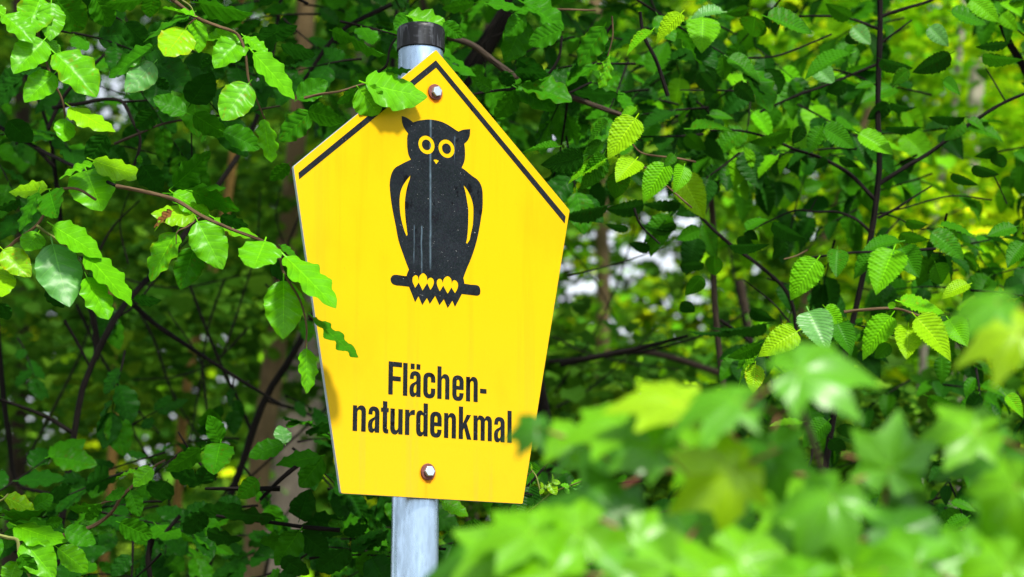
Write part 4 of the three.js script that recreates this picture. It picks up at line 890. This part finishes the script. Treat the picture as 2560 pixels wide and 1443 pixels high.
// ---- maple close to the camera, out of focus
{
  const root = thing('maple_tree', 'young maple with pale glossy lobed leaves, blurred close to the camera at the lower right', 'tree', V(0.42, 0, -1.3));
  const M = (t, d, r0, r1, m = BARK.red, n = 'branch') => branch(root, line(t, d), r0, r1, m, n);
  branch(root, [V(0.42, -0.02, -1.3), V(0.4, 0.6, -1.26), at(2250, 1900, 1.2), at(2150, 1443, 1.2), at(2080, 1240, 1.18), at(2010, 1060, 1.17), at(1990, 980, 1.16)], 0.008, 0.0022, BARK.brown, 'trunk');
  M('2080,1300 1900,1240 1760,1190 1640,1180 1550,1222', 1.27, 0.0022, 0.0016); M('2050,1200 1850,1150 1720,1110 1690,1066 1668,1050', 1.23, 0.002, 0.0012); M('1712,1108 1740,1060 1752,1042', 1.23, 0.0014, 0.001);
  M('2150,1443 1900,1420 1600,1440 1400,1430', 1.28, 0.0022, 0.0012, BARK.green);
  const put = (x, y, r, turn, pitch, roll, d, ageLight, v) => {
    const c = at(x, y, d), o = part('leaf', SHAPES.maple[v % 7], LEAF['maple' + ageLight], root), k = r * d / FPX;
    // turn: which way the tip points in the picture; pitch: how far the blade leans back from facing the camera towards lying flat
    const cam = toCamera(c), right = V(1, 0, 0), up = cam.clone().cross(right).normalize(), n = cam.clone().multiplyScalar(Math.cos(pitch)).addScaledVector(up, Math.sin(pitch)).addScaledVector(right, Math.sin(roll)).normalize();
    const dir = right.clone().multiplyScalar(Math.sin(turn)).addScaledVector(up, Math.cos(turn)); dir.addScaledVector(n, -dir.dot(n)).normalize();
    leafMatrix(c.sub(root.position), dir, n, k, k).decompose(o.position, o.quaternion, o.scale);
    const tail = limb([V(0, 0, 0), dir.clone().multiplyScalar(-k * 0.5).addScaledVector(n, -k * 0.15), dir.clone().multiplyScalar(-k * 1.0).addScaledVector(n, -k * 0.5)], 0.0011, 0.0009, 5, 3);
    const pt = part('petiole', tail, BARK.red, root); pt.position.copy(o.position);
  };
  const D = Math.PI / 180;
  for (const line of `2000 930 215 80 62 -10 98 g
    1840 1000 190 -95 66 5 100 g
    1700 1010 210 -80 72 10 104 y
    1560 1060 190 -100 70 0 106 b
    1545 1084 226 -92 70 -8 112 m
    1430 1100 120 -75 55 5 108 b
    1640 1120 150 -60 40 15 104 g
    1760 1150 180 -20 50 0 108 b
    1830 1180 190 -120 35 10 100 y
    1930 1120 150 170 45 -20 104 m
    2225 1172 165 10 18 0 104 g
    2230 1180 150 130 35 15 106 m
    2080 1250 190 -150 55 0 98 g
    2000 1270 160 -60 45 10 110 b
    2440 1080 170 -85 65 10 104 b
    2500 1130 190 -95 60 0 108 m
    2540 1220 170 -130 30 -10 100 b
    2520 1290 160 180 25 0 102 g
    2490 755 150 -70 66 0 100 g
    2545 835 165 -100 58 10 104 y
    1540 1290 200 -70 40 20 104 m
    1450 1330 200 -110 45 0 100 b
    1330 1330 190 -95 58 0 100 b
    1285 1385 205 -120 55 10 102 b
    1205 1425 190 -70 50 0 104 m
    1600 1360 190 140 48 10 100 b
    1700 1340 200 60 60 0 106 m
    1680 1420 220 -160 50 0 98 b
    1830 1330 190 -80 62 0 102 g
    1850 1400 220 110 52 0 98 b
    1960 1390 200 -120 55 0 100 g
    2080 1360 190 80 60 0 106 b
    2120 1430 210 -100 50 0 98 b
    2240 1330 200 100 62 0 102 m
    2290 1410 210 -60 55 0 98 g
    2420 1390 210 90 58 0 100 g
    2520 1420 200 -140 50 0 98 b
    1380 1440 200 -60 52 0 98 b
    1560 1450 200 100 52 0 98 g
    1340 1075 95 -88 50 0 106 m
    1760 1440 180 30 58 0 96 b
    2000 1450 190 -30 58 0 96 g`.split('\n')) {
    const [x, y, r, t, p, q, d, ageLight] = line.trim().split(/\s+/);
    put(+x, +y, +r * 0.83, t * D, (p - 14 + R(-8, 8)) * D, q * D, d * 0.0108, ageLight, Math.floor(rnd() * 7));
  }
}

// ---------------------------------------------------------------- the wood behind
const freeOf = (p) => { const q = pixelOf(p); if (q[2] > 4.4 && rnd() < thinned(q)) return false; return !(q[2] > 4.4 && inGap(q)) || rnd() < 0.02; };
const _q = new THREE.Quaternion(), _e = new THREE.Euler();
function crownLeaves(places, size, colorOf) {
  const ms = [], cs = [];
  for (const p of places) {
    if (!freeOf(p)) continue;
    const s = size * R(0.7, 1.25); _e.set(R(-1.9, -0.5), R(0, 6.283), R(-0.5, 0.5), 'YXZ'); _q.setFromEuler(_e);
    ms.push(new THREE.Matrix4().compose(p, _q, V(s * 0.68, s, s))); cs.push(jitter(colorOf(p), 0.18));
  }
  return [ms, cs];
}
// crown of clumps; each entry is centre (pixels, depth), half sizes in pixels and metres, number of clumps
function crown(root, masses, perClump, size, colors, name = 'crown') {
  const places = [], tone = new Map();
  for (const [x, y, d, rx, ry, rd, n] of masses) for (let i = 0; i < n; i++) {
    const c = at(x + gauss() * rx, y + gauss() * ry, d + gauss() * rd), w = R(0.16, 0.42) * Math.max(0.7, d / 9), col = colors[Math.floor(rnd() * colors.length)];
    for (let k = 0; k < perClump; k++) { const p = c.clone().add(V(gauss() * w, gauss() * w * 0.42, gauss() * w)); if (p.y < 0.1) continue; places.push(p); tone.set(p, col); }
  }
  const [ms, cs] = crownLeaves(places, size, (p) => tone.get(p));
  const back = new THREE.Matrix4().makeTranslation(root.position.clone().negate());
  return many(ms.map((m) => m.premultiply(back)), cs, SHAPES.plain[1], root, name);
}
const DARK = [[0.05, 0.15, 0.010], [0.07, 0.20, 0.012], [0.04, 0.12, 0.010], [0.11, 0.25, 0.012]], MID = [[0.07, 0.2, 0.015], [0.1, 0.25, 0.015], [0.05, 0.15, 0.012], [0.15, 0.3, 0.02]], SUNNY = [[0.34, 0.60, 0.006], [0.24, 0.50, 0.006], [0.13, 0.36, 0.006], [0.58, 0.74, 0.008]];  // SUNNY puts the sunlight on far crowns into the leaf colour
function woodTree({ label, trunk, depth, width, taper = 0.75, bark, masses, per = 34, size = 0.085, colors, shoots = [] }) {
  const pts = line(trunk, depth), low = pts[0], foot = V(low.x - (pts[1].x - low.x) * 0.4, -0.1, low.z);
  const root = thing('forest_tree', label, 'tree', V(foot.x, 0, foot.z)), r = width / 2 * depth / FPX;
  branch(root, [foot, ...pts], r * 1.12, r * taper, bark, 'trunk');
  for (const [t, d, a, b] of shoots) branch(root, line(t, d), a, b, bark);
  crown(root, masses, per, size, colors);
}
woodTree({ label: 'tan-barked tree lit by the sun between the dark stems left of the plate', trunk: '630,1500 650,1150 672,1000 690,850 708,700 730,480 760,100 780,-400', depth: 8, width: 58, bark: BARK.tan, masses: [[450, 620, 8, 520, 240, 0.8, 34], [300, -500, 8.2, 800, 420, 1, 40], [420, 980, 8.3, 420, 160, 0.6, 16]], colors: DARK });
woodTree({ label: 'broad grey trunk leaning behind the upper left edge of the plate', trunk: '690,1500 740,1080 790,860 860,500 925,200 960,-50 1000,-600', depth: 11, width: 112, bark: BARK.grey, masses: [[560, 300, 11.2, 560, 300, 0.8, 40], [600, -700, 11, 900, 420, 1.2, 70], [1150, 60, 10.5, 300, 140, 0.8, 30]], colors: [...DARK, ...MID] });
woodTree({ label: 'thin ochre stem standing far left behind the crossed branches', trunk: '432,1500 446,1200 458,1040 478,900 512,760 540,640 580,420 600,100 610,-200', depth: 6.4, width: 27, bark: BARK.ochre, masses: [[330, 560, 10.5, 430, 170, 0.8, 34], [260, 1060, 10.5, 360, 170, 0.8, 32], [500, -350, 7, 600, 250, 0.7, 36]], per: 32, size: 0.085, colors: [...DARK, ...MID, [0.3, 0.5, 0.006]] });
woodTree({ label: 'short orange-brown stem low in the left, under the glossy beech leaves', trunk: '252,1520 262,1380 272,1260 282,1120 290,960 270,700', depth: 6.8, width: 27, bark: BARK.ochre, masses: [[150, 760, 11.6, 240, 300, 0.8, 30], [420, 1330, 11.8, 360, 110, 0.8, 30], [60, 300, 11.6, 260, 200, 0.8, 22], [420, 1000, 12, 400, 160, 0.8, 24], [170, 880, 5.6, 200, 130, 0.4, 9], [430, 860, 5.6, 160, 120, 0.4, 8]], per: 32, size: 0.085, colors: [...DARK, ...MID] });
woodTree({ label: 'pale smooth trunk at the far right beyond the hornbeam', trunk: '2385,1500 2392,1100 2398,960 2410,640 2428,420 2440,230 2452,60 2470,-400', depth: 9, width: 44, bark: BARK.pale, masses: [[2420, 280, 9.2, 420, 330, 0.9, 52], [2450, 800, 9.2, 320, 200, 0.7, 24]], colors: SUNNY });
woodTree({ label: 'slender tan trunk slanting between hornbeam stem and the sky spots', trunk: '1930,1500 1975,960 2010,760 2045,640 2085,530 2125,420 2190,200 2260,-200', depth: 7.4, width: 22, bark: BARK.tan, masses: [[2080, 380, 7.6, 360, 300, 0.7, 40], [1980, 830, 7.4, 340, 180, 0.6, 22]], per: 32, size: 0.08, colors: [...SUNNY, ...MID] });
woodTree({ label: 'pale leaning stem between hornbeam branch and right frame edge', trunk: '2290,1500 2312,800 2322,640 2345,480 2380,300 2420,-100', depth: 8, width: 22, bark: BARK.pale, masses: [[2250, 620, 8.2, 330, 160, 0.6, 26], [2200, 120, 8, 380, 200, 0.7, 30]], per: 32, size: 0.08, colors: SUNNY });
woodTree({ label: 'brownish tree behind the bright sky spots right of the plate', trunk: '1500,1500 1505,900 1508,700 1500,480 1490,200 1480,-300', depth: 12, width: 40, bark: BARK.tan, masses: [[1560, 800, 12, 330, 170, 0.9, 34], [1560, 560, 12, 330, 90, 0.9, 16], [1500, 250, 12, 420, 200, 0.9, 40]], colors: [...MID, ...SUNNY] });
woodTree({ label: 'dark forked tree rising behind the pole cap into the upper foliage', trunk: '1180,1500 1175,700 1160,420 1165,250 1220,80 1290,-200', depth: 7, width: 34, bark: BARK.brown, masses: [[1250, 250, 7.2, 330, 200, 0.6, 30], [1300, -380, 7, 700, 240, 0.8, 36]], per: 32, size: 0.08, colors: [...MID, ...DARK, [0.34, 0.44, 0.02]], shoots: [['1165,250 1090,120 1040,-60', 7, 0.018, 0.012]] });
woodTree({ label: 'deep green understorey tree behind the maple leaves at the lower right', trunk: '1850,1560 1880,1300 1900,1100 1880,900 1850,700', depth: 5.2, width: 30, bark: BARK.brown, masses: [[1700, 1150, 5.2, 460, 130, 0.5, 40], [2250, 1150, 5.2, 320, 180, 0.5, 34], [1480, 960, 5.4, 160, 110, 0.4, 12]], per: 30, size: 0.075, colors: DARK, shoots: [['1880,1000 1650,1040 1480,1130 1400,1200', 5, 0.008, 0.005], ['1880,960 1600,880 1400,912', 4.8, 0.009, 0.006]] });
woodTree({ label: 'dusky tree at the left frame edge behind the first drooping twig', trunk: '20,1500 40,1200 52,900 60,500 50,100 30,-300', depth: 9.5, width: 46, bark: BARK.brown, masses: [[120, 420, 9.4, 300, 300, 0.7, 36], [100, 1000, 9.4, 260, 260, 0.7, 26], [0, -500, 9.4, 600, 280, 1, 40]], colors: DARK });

// far wood that reads as one mass, and the low growth under it
{
  const places = [], tone = new Map();
  for (let i = 0; i < 190000; i++) {
    const d = R(17, 34), y = i % 3 ? R(0.2, 15) : R(0.2, 7), x = R(-0.5, 0.5) * d * 1.25, p = V(x, y, -d), thick = fbm(x * 0.5 + 40, y * 0.7 + d * 0.3);
    if (thick < 0.3 && rnd() < 0.5) continue;
    places.push(p); const q = pixelOf(p), sunny = sm(1000, 2300, q[0] + gauss() * 300);  // far leaves take the sunlit colours more often towards the right
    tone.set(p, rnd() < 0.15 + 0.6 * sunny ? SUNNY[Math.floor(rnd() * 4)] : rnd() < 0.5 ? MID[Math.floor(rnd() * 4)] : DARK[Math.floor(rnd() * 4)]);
  }
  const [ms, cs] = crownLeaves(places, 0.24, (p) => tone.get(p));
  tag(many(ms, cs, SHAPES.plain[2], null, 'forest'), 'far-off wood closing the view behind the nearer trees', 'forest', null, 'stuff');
}
{
  const places = [], tone = new Map();
  for (let i = 0; i < 22000; i++) { const d = R(6.5, 24), p = V(R(-0.5, 0.5) * d * 1.1, R(0.1, 1.1 + d * 0.055) * rnd() ** 0.6, -d); places.push(p); tone.set(p, MID[Math.floor(rnd() * 4)]); }
  const [ms, cs] = crownLeaves(places, 0.11, (p) => tone.get(p));
  tag(many(ms, cs, SHAPES.plain[0], null, 'undergrowth'), 'low leafy undergrowth on the forest floor', 'undergrowth', null, 'stuff');
}

renderer.render(scene, camera);
